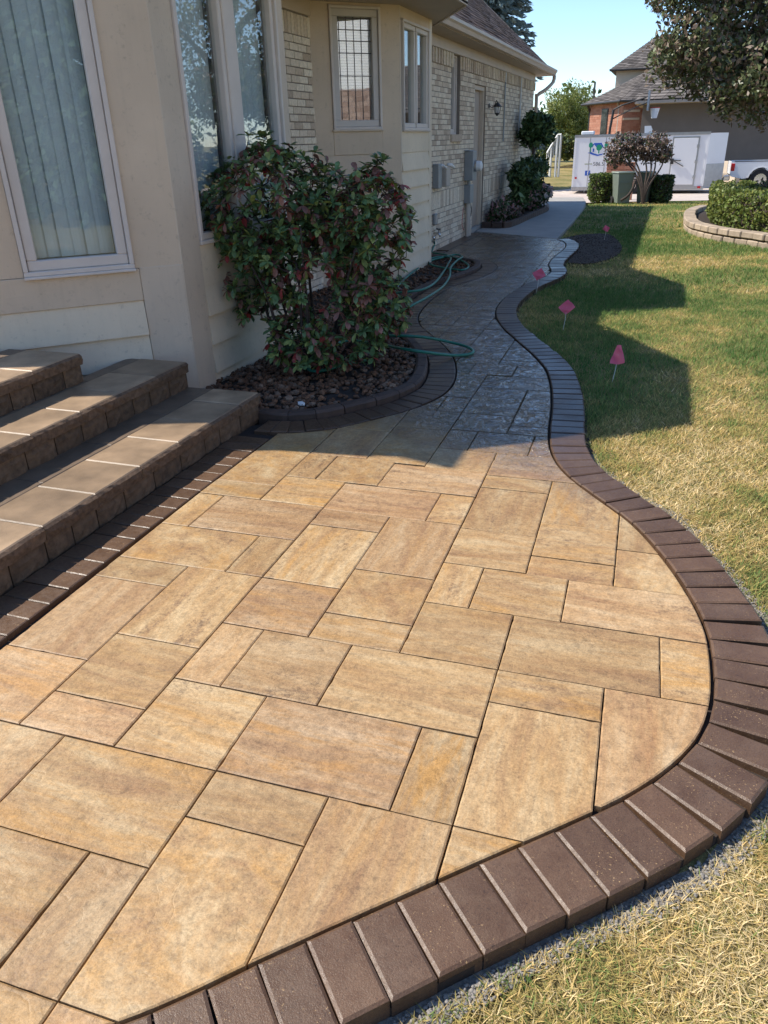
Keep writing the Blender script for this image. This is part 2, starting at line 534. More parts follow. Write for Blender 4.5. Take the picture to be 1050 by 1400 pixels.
M['taupe'] = plain('taupe_stucco', (0.19, 0.165, 0.15), 0.9, 0.08, 2, bump=0.2)
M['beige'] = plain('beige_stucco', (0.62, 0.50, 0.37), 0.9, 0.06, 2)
M['redpaint'] = plain('red_marking_paint', (0.48, 0.10, 0.11), 0.8, 0.1, 30)


# ------------------------------------------------------------------ mesh helpers
OFF = {}


class MB:
    def __init__(self):
        self.v, self.f, self.m = [], [], []

    def add(self, vs_, fs, mi=0):
        o = len(self.v)
        self.v += [tuple(x) for x in vs_]
        self.f += [tuple(i + o for i in f) for f in fs]
        self.m += [mi] * len(fs)
        return self

    def quad(self, a, b, c, d, mi=0):
        return self.add([a, b, c, d], [(0, 1, 2, 3)], mi)

    def box(self, x0, x1, y0, y1, z0, z1, mi=0, ch=0.0):
        return self.obox(Vector(((x0 + x1) / 2, (y0 + y1) / 2, (z0 + z1) / 2)),
                         Vector((1, 0, 0)) * (x1 - x0) / 2, Vector((0, 1, 0)) * (y1 - y0) / 2, Vector((0, 0, 1)) * (z1 - z0) / 2, mi, ch)

    def obox(self, c, ax, ay, az, mi=0, ch=0.0):
        c, ax, ay, az = Vector(c), Vector(ax), Vector(ay), Vector(az)
        if ch <= 0:
            vs_ = [c + sx * ax + sy * ay + sz * az for sz in (-1, 1) for sx, sy in ((-1, -1), (1, -1), (1, 1), (-1, 1))]
            fs = [(3, 2, 1, 0), (4, 5, 6, 7), (0, 1, 5, 4), (1, 2, 6, 5), (2, 3, 7, 6), (3, 0, 4, 7)]
            return self.add(vs_, fs, mi)
        lx, ly, lz = ax.length, ay.length, az.length
        ux, uy, uz = ax / lx, ay / ly, az / lz
        ch = min(ch, lx * .45, ly * .45, lz * .45)
        vs_, idx = [], {}
        for sx in (-1, 1):
            for sy in (-1, 1):
                for sz in (-1, 1):
                    for k in range(3):
                        d = [lx - ch, ly - ch, lz - ch]
                        d[k] += ch
                        idx[(sx, sy, sz, k)] = len(vs_)
                        vs_.append(c + ux * sx * d[0] + uy * sy * d[1] + uz * sz * d[2])
        fs = []

        def ring(k, s, a, b):
            r = []
            for p, q in ((-1, -1), (1, -1), (1, 1), (-1, 1)):
                t = [0, 0, 0]
                t[k], t[a], t[b] = s, p, q
                r.append(idx[(*t, k)])
            return r if s > 0 else r[::-1]
        fs += [ring(0, s, 1, 2) for s in (-1, 1)] + [ring(1, s, 2, 0) for s in (-1, 1)] + [ring(2, s, 0, 1) for s in (-1, 1)]
        for k, a, b in ((0, 1, 2), (1, 2, 0), (2, 0, 1)):
            for p in (-1, 1):
                for q in (-1, 1):
                    def I(s, kk):
                        t = [0, 0, 0]
                        t[k], t[a], t[b] = s, p, q
                        return idx[(*t, kk)]
                    f = [I(-1, a), I(1, a), I(1, b), I(-1, b)]
                    fs.append(f if p * q < 0 else f[::-1])
        for sx in (-1, 1):
            for sy in (-1, 1):
                for sz in (-1, 1):
                    f = [idx[(sx, sy, sz, k)] for k in range(3)]
                    fs.append(f if sx * sy * sz > 0 else f[::-1])
        return self.add(vs_, fs, mi)

    def prism(self, poly, z0, z1, ch=0.0, mi=0):
        # poly counter-clockwise list of (x, y); chamfered top edge
        n = len(poly)
        if ch > 0:
            ins = inset(poly, ch)
            vs_ = [(x, y, z0) for x, y in poly] + [(x, y, z1 - ch * 0.6) for x, y in poly] + [(x, y, z1) for x, y in ins]
            fs = [tuple(range(2 * n, 3 * n))]
            for i in range(n):
                j = (i + 1) % n
                fs += [(i, j, n + j, n + i), (n + i, n + j, 2 * n + j, 2 * n + i)]
        else:
            vs_ = [(x, y, z0) for x, y in poly] + [(x, y, z1) for x, y in poly]
            fs = [tuple(range(n, 2 * n)), tuple(range(n - 1, -1, -1))]
            for i in range(n):
                j = (i + 1) % n
                fs.append((i, j, n + j, n + i))
        return self.add(vs_, fs, mi)

    def tube(self, pts, r, seg=8, mi=0, caps=True):
        pts = [Vector(p) for p in pts]
        rs = r if isinstance(r, (list, tuple)) else [r] * len(pts)
        n = len(pts)
        vs_, fs = [], []
        up = Vector((0, 0, 1))
        prev = None
        for i in range(n):
            d = (pts[min(i + 1, n - 1)] - pts[max(i - 1, 0)])
            d = d.normalized() if d.length > 1e-9 else Vector((0, 0, 1))
            if prev is None:
                a = d.cross(up)
                if a.length < 1e-3:
                    a = d.cross(Vector((1, 0, 0)))
            else:
                a = prev - d * prev.dot(d)
            a.normalize()
            prev = a
            b = d.cross(a)
            for k in range(seg):
                t = 2 * math.pi * k / seg
                vs_.append(pts[i] + (a * math.cos(t) + b * math.sin(t)) * rs[i])
        for i in range(n - 1):
            for k in range(seg):
                k2 = (k + 1) % seg
                fs.append((i * seg + k, i * seg + k2, (i + 1) * seg + k2, (i + 1) * seg + k))
        if caps:
            fs.append(tuple(range(seg - 1, -1, -1)))
            fs.append(tuple((n - 1) * seg + k for k in range(seg)))
        return self.add(vs_, fs, mi)

    def disc(self, c, nrm, r, depth, seg=20, mi=0):
        c, nrm = Vector(c), Vector(nrm).normalized()
        return self.tube([c - nrm * depth / 2, c + nrm * depth / 2], r, seg, mi)

    def build(self, name, mats, parent=None, label=None, smooth=False, stuff=False, cat=None, group=None, kind=None, origin=None):
        if not isinstance(mats, (list, tuple)):
            mats = [mats]
        me = bpy.data.meshes.new(name)
        off = OFF.get(parent.name, Vector()) if parent else (Vector(origin) if origin else Vector())
        me.from_pydata([tuple(Vector(p) - off) for p in self.v], [], self.f)
        for m_ in mats:
            me.materials.append(m_)
        if len(mats) > 1:
            me.polygons.foreach_set('material_index', self.m)
        if smooth:
            me.polygons.foreach_set('use_smooth', [True] * len(me.polygons))
        me.update()
        o = bpy.data.objects.new(name, me)
        COL.objects.link(o)
        if parent:
            o.parent = parent
            OFF[o.name] = off
        else:
            o.location = off
            OFF[o.name] = off
        tag(o, label, cat, group, 'stuff' if stuff else kind)
        return o


def tag(o, label=None, cat=None, group=None, kind=None):
    if label:
        o['label'] = label
    if cat:
        o['category'] = cat
    if group:
        o['group'] = group
    if kind:
        o['kind'] = kind
    return o


def thing(name, loc, label, cat, group=None, kind=None):
    o = bpy.data.objects.new(name, None)
    o.empty_display_size = 0.1
    COL.objects.link(o)
    o.location = loc
    OFF[o.name] = Vector(loc)
    return tag(o, label, cat, group, kind)


def inset(poly, d):
    n = len(poly)
    out = []
    for i in range(n):
        p0, p1, p2 = Vector(poly[i - 1]), Vector(poly[i]), Vector(poly[(i + 1) % n])
        a, b = (p1 - p0), (p2 - p1)
        if a.length < 1e-7 or b.length < 1e-7:
            out.append(tuple(p1))
            continue
        a.normalize()
        b.normalize()
        na, nb = Vector((-a.y, a.x)), Vector((-b.y, b.x))
        m_ = na + nb
        if m_.length < 1e-4:
            m_ = na
        m_.normalize()
        k = max(0.45, m_.dot(na))
        out.append(tuple(p1 + m_ * d / k))
    return out


def area(poly):
    return 0.5 * sum(poly[i - 1][0] * poly[i][1] - poly[i][0] * poly[i - 1][1] for i in range(len(poly)))


def clip_rect(poly, x0, x1, y0, y1):
    for ax, val, sgn in ((0, x0, 1), (0, x1, -1), (1, y0, 1), (1, y1, -1)):
        out = []
        n = len(poly)
        for i in range(n):
            p, q = poly[i - 1], poly[i]
            dp, dq = (p[ax] - val) * sgn, (q[ax] - val) * sgn
            if (dp < 0) != (dq < 0):
                t = dp / (dp - dq)
                out.append((p[0] + (q[0] - p[0]) * t, p[1] + (q[1] - p[1]) * t))
            if dq >= 0:
                out.append(q)
        poly = out
        if len(poly) < 3:
            return []
    return poly


def clean(poly, eps=0.004):
    out = []
    for p in poly:
        if not out or (p[0] - out[-1][0]) ** 2 + (p[1] - out[-1][1]) ** 2 > eps * eps:
            out.append(p)
    while len(out) > 2 and (out[0][0] - out[-1][0]) ** 2 + (out[0][1] - out[-1][1]) ** 2 < eps * eps:
        out.pop()
    k = 0
    while k < len(out) and len(out) > 3:          # drop needle-thin spikes
        a, b, c = Vector(out[k - 1]), Vector(out[k]), Vector(out[(k + 1) % len(out)])
        u, v = (b - a), (c - b)
        if u.length > 1e-9 and v.length > 1e-9 and u.normalized().dot(v.normalized()) < -0.985:
            out.pop(k)
            k = max(0, k - 2)
        else:
            k += 1
    return out


def inside(poly, x, y):
    c = False
    n = len(poly)
    for i in range(n):
        x1, y1 = poly[i - 1][0], poly[i - 1][1]
        x2, y2 = poly[i][0], poly[i][1]
        if (y1 > y) != (y2 > y) and x < (x2 - x1) * (y - y1) / (y2 - y1) + x1:
            c = not c
    return c


def inside_np(poly, X, Y):
    c = np.zeros(len(X), bool)
    n = len(poly)
    for i in range(n):
        x1, y1 = poly[i - 1][0], poly[i - 1][1]
        x2, y2 = poly[i][0], poly[i][1]
        if y1 == y2:
            continue
        c ^= ((y1 > Y) != (y2 > Y)) & (X < (x2 - x1) * (Y - y1) / (y2 - y1) + x1)
    return c


def catmull(pts, step=0.02):
    P = [Vector(p) for p in pts]
    P = [P[0] * 2 - P[1]] + P + [P[-1] * 2 - P[-2]]
    out = []
    for i in range(1, len(P) - 2):
        a, b, c, d = P[i - 1:i + 3]
        n = max(2, int((c - b).length / step))
        for k in range(n):
            t = k / n
            out.append(0.5 * ((2 * b) + (c - a) * t + (2 * a - 5 * b + 4 * c - d) * t * t + (3 * b - a - 3 * c + d) * t ** 3))
    out.append(P[-2].copy())
    return out


def smooth_curve(pts, it=6):
    for _ in range(it):
        pts = [pts[0]] + [(pts[i - 1] + pts[i] * 2 + pts[i + 1]) / 4 for i in range(1, len(pts) - 1)] + [pts[-1]]
    return pts


class Path:                       # arc-length parametrised plane curve
    def __init__(self, pts):
        self.p = [Vector((q[0], q[1])) for q in pts]
        self.s = [0.0]
        for a, b in zip(self.p, self.p[1:]):
            self.s.append(self.s[-1] + (b - a).length)
        self.L = self.s[-1]

    def at(self, s):
        s = min(max(s, 0), self.L - 1e-6)
        i = int(np.searchsorted(self.s, s, side='right')) - 1
        i = min(max(i, 0), len(self.p) - 2)
        t = (s - self.s[i]) / max(1e-9, self.s[i + 1] - self.s[i])
        return self.p[i].lerp(self.p[i + 1], t)

    def tan(self, s, e=0.05):
        return (self.at(s + e) - self.at(s - e)).normalized()

    def off(self, s, d):          # d > 0 to the right of the direction of travel
        t = self.tan(s)
        return self.at(s) + Vector((t.y, -t.x)) * d


# ------------------------------------------------------------------ foliage helpers
def rand_dirs(n):
    v = RS.normal(size=(n, 3))
    return v / np.linalg.norm(v, axis=1)[:, None]


def leaf_quads(P, size, mats_p, long=1.6, nrm=None, droop=0.0, jit=0.9):
    # one folded diamond (2 triangles each side = 1 quad) per point
    n = len(P)
    size = size * RS.uniform(0.65, 1.3, n)
    a = rand_dirs(n)
    a[:, 2] -= droop
    a /= np.linalg.norm(a, axis=1)[:, None]
    b0 = rand_dirs(n) * jit + (nrm if nrm is not None else 0)
    b = np.cross(a, b0)
    b /= np.maximum(1e-6, np.linalg.norm(b, axis=1))[:, None]
    c = np.cross(a, b)
    L = (size * long)[:, None] / 2
    W = size[:, None] / 2
    fold = c * W * 0.35
    V = np.stack([P - a * L, P + b * W * 0.9 + fold, P + a * L, P - b * W * 0.9 + fold], 1).reshape(-1, 3)
    F = np.arange(4 * n).reshape(n, 4)
    mi = RS.choice(len(mats_p), n, p=np.array(mats_p) / sum(mats_p))
    return V, F, mi


def np_mesh(name, V, F, mi, mats, parent=None, stuff=False, label=None, cat=None, group=None, kind=None, smooth=False, origin=None):
    off = OFF.get(parent.name, Vector()) if parent else (Vector(origin) if origin else Vector())
    me = bpy.data.meshes.new(name)
    V = np.asarray(V, dtype=np.float32) - np.array(off, dtype=np.float32)
    k = F.shape[1]
    me.vertices.add(len(V))
    me.vertices.foreach_set('co', V.ravel())
    me.loops.add(F.size)
    me.loops.foreach_set('vertex_index', F.ravel().astype(np.int32))
    me.polygons.add(len(F))
    me.polygons.foreach_set('loop_start', np.arange(0, F.size, k, dtype=np.int32))
    try:
        me.polygons.foreach_set('loop_total', np.full(len(F), k, dtype=np.int32))
    except Exception:
        pass
    for m_ in mats:
        me.materials.append(m_)
    if mi is not None:
        me.polygons.foreach_set('material_index', mi.astype(np.int32))
    if smooth:
        me.polygons.foreach_set('use_smooth', np.ones(len(F), bool))
    me.update(calc_edges=True)
    me.validate()
    o = bpy.data.objects.new(name, me)
    COL.objects.link(o)
    if parent:
        o.parent = parent
    else:
        o.location = off
    OFF[o.name] = off
    tag(o, label, cat, group, 'stuff' if stuff else kind)
    return o


def blob_points(n, c, rad, shell=0.55, seed=0, bump=0.25, freq=1.6):
    # points in an uneven ellipsoid shell
    d = rand_dirs(n)
    c = np.array(c)
    rad = np.array(rad)
    k = np.array([mnoise.noise(Vector(x * freq) + Vector((seed * 7.1, seed, 3.3))) for x in d])
    r = (1 + bump * k * 2) * (shell + (1 - shell) * RS.uniform(0, 1, n) ** 0.5)
    return c + d * rad * r[:, None], d


# ------------------------------------------------------------------ ground profile
def gz(x, y):
    z = -0.045
    if y > 19:
        t = min(1.0, (y - 19) / 12)
        z -= 0.34 * t * t * (3 - 2 * t)
    if y > 36:
        t = min(1.0, (y - 36) / 40)
        z += 0.9 * t
    return z


# ================================================================== GROUND
def axis_lines(a):
    return a


xs = [-220, -90, -50, -30, -20, -14, -10] + [x * 0.5 for x in range(-16, 17)] + [10, 14, 20, 30, 50, 90, 220]
ys = [-60, -25, -12, -6] + [y * 0.5 for y in range(-6, 90)] + [48, 52, 58, 66, 76, 90, 120, 170, 260, 420]
mb = MB()
for y in ys:
    for x in xs:
        bumpz = 0.0 if (-3.6 < x < -0.2 and y < 16) else 0.012 * mnoise.noise(Vector((x * .9, y * .9, 0)))
        mb.v.append((x, y, gz(x, y) - 0.012 + bumpz - (0.03 if x < -0.2 and y < 14.5 else 0)))
nx = len(xs)
for j in range(len(ys) - 1):
    for i in range(nx - 1):
        mb.f.append((j * nx + i, j * nx + i + 1, (j + 1) * nx + i + 1, (j + 1) * nx + i))
        mb.m.append(0)
mb.build('lawn', M['lawn'], kind='structure', smooth=True)

# ------------------------------------------------------------------ walkway outline
RIN = [(-2.6, -0.45), (-1.75, 0.05), (-1.25, 0.41), (-0.851, 0.701), (-0.657, 0.892), (-0.528, 1.02), (-0.393, 1.152), (-0.251, 1.292), (-0.109, 1.428), (0.022, 1.556),
       (0.114, 1.655), (0.207, 1.785), (0.278, 1.925), (0.314, 2.089), (0.322, 2.25), (0.313, 2.47), (0.269, 2.674), (0.203, 2.882),
       (0.112, 3.1), (0.002, 3.31), (-0.20, 3.58), (-0.36, 3.82), (-0.462, 4.105), (-0.515, 4.42), (-0.56, 4.85), (-0.63, 5.32),
       (-0.73, 5.76), (-0.885, 6.16), (-1.11, 6.64), (-1.34, 7.15), (-1.50, 7.65), (-1.575, 8.15), (-1.578, 8.78), (-1.50, 9.5),
       (-1.375, 10.02), (-1.35, 10.5), (-1.47, 11.15), (-1.485, 11.9), (-1.46, 12.6), (-1.475, 13.15), (-1.57, 13.65), (-1.75, 14.05)]
LIN = [(-2.36, 3.935), (-2.23, 3.935), (-2.092, 3.945), (-1.95, 4.0), (-1.78, 4.115), (-1.61, 4.325), (-1.45, 4.56), (-1.35, 4.79), (-1.302, 5.0), (-1.31, 5.28),
       (-1.378, 5.61), (-1.48, 5.93), (-1.59, 6.17), (-1.735, 6.44), (-1.92, 6.74), (-2.10, 7.06), (-2.22, 7.4), (-2.29, 7.8), (-2.335, 8.3),
       (-2.345, 8.8), (-2.315, 9.2), (-2.21, 9.55), (-2.11, 9.95), (-2.07, 10.4), (-2.105, 10.8), (-2.21, 11.12), (-2.38, 11.34), (-2.6, 11.47),
       (-2.95, 11.60), (-3.18, 11.85), (-3.2, 12.3)]
rin = Path(smooth_curve(catmull(RIN), 10))
lin_ = Path(smooth_curve(catmull(LIN), 10))
BW = 0.215                                        # border brick length
XL = -2.09                                        # straight edge beside the steps
li = [q for q in lin_.p if True]
# region of the slabs, counter-clockwise: up the right edge, back down the left edge
k0 = min(range(len(li)), key=lambda i: (li[i] - Vector((-2.092, 3.945))).length)
region = [tuple(q) for q in rin.p[::2]] + [(-3.2, 14.85)] + [tuple(q) for q in li[:k0:-2]] + [(XL, 3.945), (XL, -0.5)]
if area(region) < 0:
    region = region[::-1]

walk = MB()
base_poly = [tuple(rin.off(s, BW - 0.004)) for s in np.linspace(0, rin.L, 160)] + [(-3.40, 15.05), (-3.40, 11.8)] + \
            [tuple(lin_.off(s, -(BW + 0.02))) for s in np.linspace(lin_.L - 0.6, 0.12, 90)] + [(-2.5, 3.95), (-2.5, -0.5)]
if area(base_poly) < 0:
    base_poly = base_poly[::-1]
mb = MB().prism(base_poly, -0.09, -0.022)
walkway = mb.build('walkway', M['bedding'], kind='structure', label='tan stone slab walkway with dark brown brick borders curving along the house', cat='walkway')

# ------------------------------------------------------------------ slabs
A0 = math.radians(1.4)
CU, CV, DU, DV = -0.985, 0.722, 0.1722, 0.1685


def vwarp(j):                    # the crew's joints as they were surveyed
    J = [-6, 0, 4, 8, 10, 12, 14, 100]
    V = [-6, -0.03, 3.98, 7.97, 9.98, 11.95, 13.95, 99.95]
    return float(np.interp(j, J, V))


RECTS = [(-2, 0, 10, 13), (-2, 0, 13, 14), (-2, 1, 14, 15.9), (0, 2, 11, 14), (-4, -2, 14.1, 15.95), (-4, -3, 15.95, 17.95), (-3, -1, 15.95, 17.95),
         (-6, -3, 10, 12), (-3, -2, 10, 12), (-5.15, -2, 12, 14.1), (-4, -2, 7, 10), (-6, -4, 6, 9), (-6, -4, 9, 10), (0, 2, 8, 9), (0, 2, 9, 11),
         (-2, 0, 8, 10), (-1, 1, 6, 8), (-2, -1, 6, 8), (1, 4, 6, 8), (0, 3, 4, 6), (3, 4, 4, 6), (2, 4, 8, 10), (-4, -2, 5, 7), (-4, -2, 4, 5),
         (-6, -4, 4, 6), (-2, 0, 4, 6), (-3, 0, 2, 4), (-5, -3, 2, 4), (-7, -5, 2, 4), (0, 2, 3, 4), (0, 2, 0, 3), (-1, 0, 0, 2), (-3, -1, 0, 2),
         (-5, -3, 0, 2), (-7, -5, 0, 2), (2, 4, 1, 4), (4, 6, 4, 7), (4, 6, 2, 4), (4, 6, 7, 8), (7, 9, 8, 10), (6, 8.5, 5, 8), (4, 7, 8, 10),
         (5, 8, 10, 11.85), (3, 5, 10, 11.9), (2, 3, 10, 11.9), (2, 4, 11.9, 13.85), (4, 6, 11.85, 12.82), (4, 6, 12.82, 14.75), (4, 6, 14.75, 17.6),
         (6, 8, 13.7, 16), (6, 8, 11.85, 13.7), (-2, 0, -2, 0), (-5, -2, -2, 0), (0, 2, -2, 0), (-7, -5, -2, 0), (-2, 1, -4, -2), (-4, -2, -5, -2), (-7, -4, -4, -2),
         (1, 2, 14, 15.85), (-1, 2, 15.9, 17.75), (2, 4, 13.85, 16.65), (2, 4, 16.65, 17.6),
         (-6, -4, 14.1, 15.15), (-6, -5.15, 12, 14.1), (-6, -4, 15.15, 21.2), (-4, -2, 17.95, 20.6), (-4, -2, 20.6, 23.2), (-2, 0, 17.85, 21.2), (-2, 0, 21.2, 23.3),
         (0, 2, 17.75, 19.5), (2, 5, 17.6, 19.5), (0, 1, 19.5, 21.4), (1, 3, 19.5, 21.4), (3, 5, 19.5, 21.4), (0, 2, 21.4, 23.3), (2, 5, 21.4, 22.3), (2, 5, 22.3, 24.2),
         (0, 2, 23.3, 26.8), (2, 5, 24.2, 26.8), (0, 3.4, 26.8, 28.6), (-1, 0, 23.3, 25.2), (-4, -1, 23.2, 25.2), (-3, 0, 25.2, 28.8),
         (-3, -0.87, 28.8, 30.5), (-0.87, 1.05, 28.7, 30.5), (1.05, 3.2, 28.6, 30.5), (-1.8, 0.15, 30.5, 33.8), (0.15, 3.2, 30.5, 31.3), (-3.75, -1.8, 30.5, 33.9),
         (0.15, 3, 31.3, 35.2), (-1.8, 0.15, 33.8, 37.6), (0.15, 2, 35.2, 38.4), (-3.75, -1.8, 33.9, 36.4), (-5.5, -3.75, 30.5, 36.4), (-1.8, 0.15, 37.6, 40.2)]
# beyond, the courses run on in the same sizes
rnd = random.Random(5)
for (u0, u1, j0) in ((-3.75, -1.8, 36.4), (-5.7, -3.75, 36.4), (-7.7, -5.7, 36.4), (-1.8, 0.2, 40.2), (0.2, 2.2, 38.4), (-9.7, -7.7, 36.4), (-11.7, -9.7, 44), (-13.7, -11.7, 50), (-15, -13.7, 54)):
    j = j0
    while j < 86:
        h = rnd.choice([1.75, 1.75, 2.6, 2.6, 0.9])
        if h > 2 and rnd.random() < 0.35:
            m_ = u0 + (u1 - u0) * 0.5
            RECTS += [(u0, m_, j, j + h), (m_, u1, j, j + h)]
        else:
            RECTS.append((u0, u1, j, j + h))
        j += h
ca, sa = math.cos(A0), math.sin(A0)


def uvp(x, y):
    return (x * ca + y * sa, -x * sa + y * ca)


def puv(u, v):
    return (u * ca - v * sa, u * sa + v * ca)


def roughen(poly, step=0.03, amp=0.0011):
    # hand-split arris: the edges wander by about a millimetre
    out = []
    n = len(poly)
    sd = rnd.uniform(0, 99)
    for i in range(n):
        a, b = Vector(poly[i]), Vector(poly[(i + 1) % n])
        L = (b - a).length
        out.append(tuple(a))
        k = int(L / step)
        if k < 2:
            continue
        nn = Vector((-(b - a).y, (b - a).x)) / L
        for j in range(1, k):
            q = a.lerp(b, j / k)
            e = mnoise.noise(Vector((q.x * 23, q.y * 23, sd))) * amp + (rnd.uniform(.0015, .0035) if rnd.random() < .025 else 0)
            out.append(tuple(q + nn * e))
    return out


reg_uv = [uvp(*p) for p in region]
npav = 0
for (i0, i1, j0, j1) in RECTS:
    u0, u1 = CU + DU * i0, CU + DU * i1
    v0, v1 = CV + DV * vwarp(j0), CV + DV * vwarp(j1)
    poly = clip_rect(reg_uv, u0 + rnd.uniform(.0016, .0030), u1 - rnd.uniform(.0016, .0030), v0 + rnd.uniform(.0016, .0030), v1 - rnd.uniform(.0016, .0030))
    poly = clean(poly, 0.006)
    if len(poly) < 3 or area(poly) < 0.004:
        continue
    poly = roughen([puv(*p) for p in poly])
    top = rnd.uniform(-0.0012, 0.0012)
    mb = MB().prism(poly, -0.05, top, 0.0046)
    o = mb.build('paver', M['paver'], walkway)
    tone = rnd.choice([0.15, 0.3, 0.5, 0.8, 1.0])
    longv = (v1 - v0) > (u1 - u0) * 1.05
    o.color = (tone, rnd.uniform(.4, .6) if rnd.random() < .25 else (1.0 if longv else 0.0), rnd.uniform(0.1, 1.0), 1)
    npav += 1
print('pavers', npav)

# ------------------------------------------------------------------ border bricks
nb = 0


def brick_on(path, s, side, pitch, d0=0.012, d1=BW, z=0.005, tilt=0.0, parent=None, hgt=0.066):
    global nb
    def q(ss, d):
        return path.off(ss, d * side)
    gap = 0.0028
    wi = pitch
    c0, c1 = q(s, d0), q(s, d1)
    a = (c1 - c0).normalized()
    t = Vector((-a.y, a.x)) * 1.0
    pin = (q(s + pitch / 2, d0) - q(s - pitch / 2, d0)).length
    pout = (q(s + pitch / 2, d1) - q(s - pitch / 2, d1)).length
    w_in, w_out = min(0.1085, pin - gap), min(0.1085, pout - gap)
    jig = rnd.uniform(-0.005, 0.004)
    c0, c1 = c0 + a * 0.0, c1 + a * jig
    t = (t + a * rnd.uniform(-.012, .012)).normalized()
    poly = [c0 - t * w_in / 2, c1 - t * w_out / 2, c1 + t * w_out / 2, c0 + t * w_in / 2]
    poly = [tuple(p) for p in poly]
    if area(poly) < 0:
        poly = poly[::-1]
    if area(poly) < 0.003:
        return
    nb += 1
    zz = z + rnd.uniform(-0.0032, 0.0028)
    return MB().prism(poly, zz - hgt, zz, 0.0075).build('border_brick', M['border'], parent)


s = 0.3
while s < rin.L - 0.03:
    brick_on(rin, s, 1, 0.1125, parent=walkway)
    s += 0.1125
s = 0.16
while s < lin_.L - 0.05:
    brick_on(lin_, s, -1, 0.1125, parent=walkway)
    s += 0.1125
y = -0.4
while y < 3.83:                                   # straight run along the foot of the steps
    zz = 0.004 + rnd.uniform(-.002, .002)
    MB().prism([(XL - 0.235, y), (XL - 0.006, y), (XL - 0.006, y + 0.1085), (XL - 0.235, y + 0.1085)], zz - 0.06, zz, 0.005).build('border_brick', M['border'], walkway)
    y += 0.1115
    nb += 1
y = 12.35
while y < 14.75:                                  # short run against the brick wall
    zz = 0.004
    MB().prism([(-3.405, y), (-3.206, y), (-3.206, y + 0.108), (-3.405, y + 0.108)], zz - 0.06, zz, 0.005).build('border_brick', M['border'], walkway)
    y += 0.1115
    nb += 1
print('border bricks', nb)

# ------------------------------------------------------------------ gravel edge
rout = Path([rin.off(s, BW + 0.002) for s in np.linspace(0, rin.L, 400)])


def gwid(s):
    y = rin.at(s).y
    b = 0.050 + 0.026 * math.exp(-((y - 3.3) / 1.2) ** 2) + 0.05 * mnoise.noise(Vector((s * 2.2, 0, 0)))
    return max(0.02, b * (1.0 if y < 4.1 else max(0.12, 1 - (y - 4.1) * 1.6)))


S = np.linspace(0.2, rin.L - 0.4, 420)
gp_in = [tuple(rin.off(s, BW - 0.01)) for s in S]
gp_out = [tuple(rin.off(s, BW + gwid(s))) for s in S]
mb = MB()
for i in range(len(S) - 1):
    mb.quad((*gp_in[i], -0.052), (*gp_out[i], -0.048), (*gp_out[i + 1], -0.048), (*gp_in[i + 1], -0.052), 0 if rin.at(S[i]).y < 4.15 else 1)
mb.build('gravel_bed', [M['gravelbed'], M['soil']], kind='structure')

ICO = [(0, 0, 1), (.894, 0, .447), (.276, .851, .447), (-.724, .526, .447), (-.724, -.526, .447), (.276, -.851, .447), (.724, .526, -.447), (-.276, .851, -.447), (-.894, 0, -.447), (-.276, -.851, -.447), (.724, -.526, -.447), (0, 0, -1)]
ICF = [(0, 1, 2), (0, 2, 3), (0, 3, 4), (0, 4, 5), (0, 5, 1), (1, 6, 2), (2, 7, 3), (3, 8, 4), (4, 9, 5), (5, 10, 1), (6, 7, 2), (7, 8, 3), (8, 9, 4), (9, 10, 5), (10, 6, 1), (11, 7, 6), (11, 8, 7), (11, 9, 8), (11, 10, 9), (11, 6, 10)]
ICO = np.array(ICO)
ICF = np.array(ICF)


def stones_np(P, size, flat=0.6):
    n = len(P)
    k = RS.uniform(0.72, 1.28, (n, 12, 1))
    sc_ = size[:, None, None] * RS.uniform(0.7, 1.3, (n, 1, 3)) * np.array([1, 1, flat])
    ang = RS.uniform(0, 6.28, n)
    V = ICO[None] * k * sc_
    x = V[..., 0] * np.cos(ang)[:, None] - V[..., 1] * np.sin(ang)[:, None]
    y_ = V[..., 0] * np.sin(ang)[:, None] + V[..., 1] * np.cos(ang)[:, None]
    V = np.stack([x, y_, V[..., 2]], -1) + P[:, None, :]
    F = (ICF[None] + (np.arange(n) * 12)[:, None, None]).reshape(-1, 3)
    return V.reshape(-1, 3), F


pts = []
for s in RS.uniform(0.2, rin.L * 0.36, 9000):
    yy = rin.at(s).y
    if yy > 4.6 or rnd.random() > 1.2 - yy * 0.2:
        continue
    d = BW + 0.01 + RS.uniform(0, 1) * gwid(s) * 1.1
    p = rin.off(s, d)
    pts.append((p.x, p.y, -0.047))
P = np.array(pts)
V, F = stones_np(P, RS.uniform(0.0018, 0.0058, len(P)))
np_mesh('gravel', V, F, None, [M['gravel']], stuff=True, label='grey crushed gravel along the outer edge of the brick border', cat='gravel')

# ------------------------------------------------------------------ concrete path, driveway, bare soil
CP = [(-3.40, 15.10), (-1.74, 14.10), (-1.80, 17.0), (-1.93, 20.4), (-2.05, 22.3), (-2.3, 24.0), (-3.9, 24.0), (-3.9, 21.3), (-3.40, 21.3)]
mb = MB().prism(CP, -0.3, 0.004, 0.01)
mb.build('concrete_path', M['concrete'], kind='structure')
mb = MB()
DY = [(-30, 23.4), (-2.6, 23.6), (-1.2, 25.0), (2.5, 26.8), (30, 29.5)]
for (a, b) in zip(DY, DY[1:]):
    n = 8
    for k in range(n):
        for r in range(6):
            def pt(t, rr):
                x = a[0] + (b[0] - a[0]) * t
                y0 = a[1] + (b[1] - a[1]) * t
                y1 = 36.5 if x > -4.2 else 29.5
                yy = y0 + (y1 - y0) * rr
                return (x, yy, gz(x, yy) + 0.03)
            mb.quad(pt(k / n, r / 6), pt((k + 1) / n, r / 6), pt((k + 1) / n, (r + 1) / 6), pt(k / n, (r + 1) / 6))
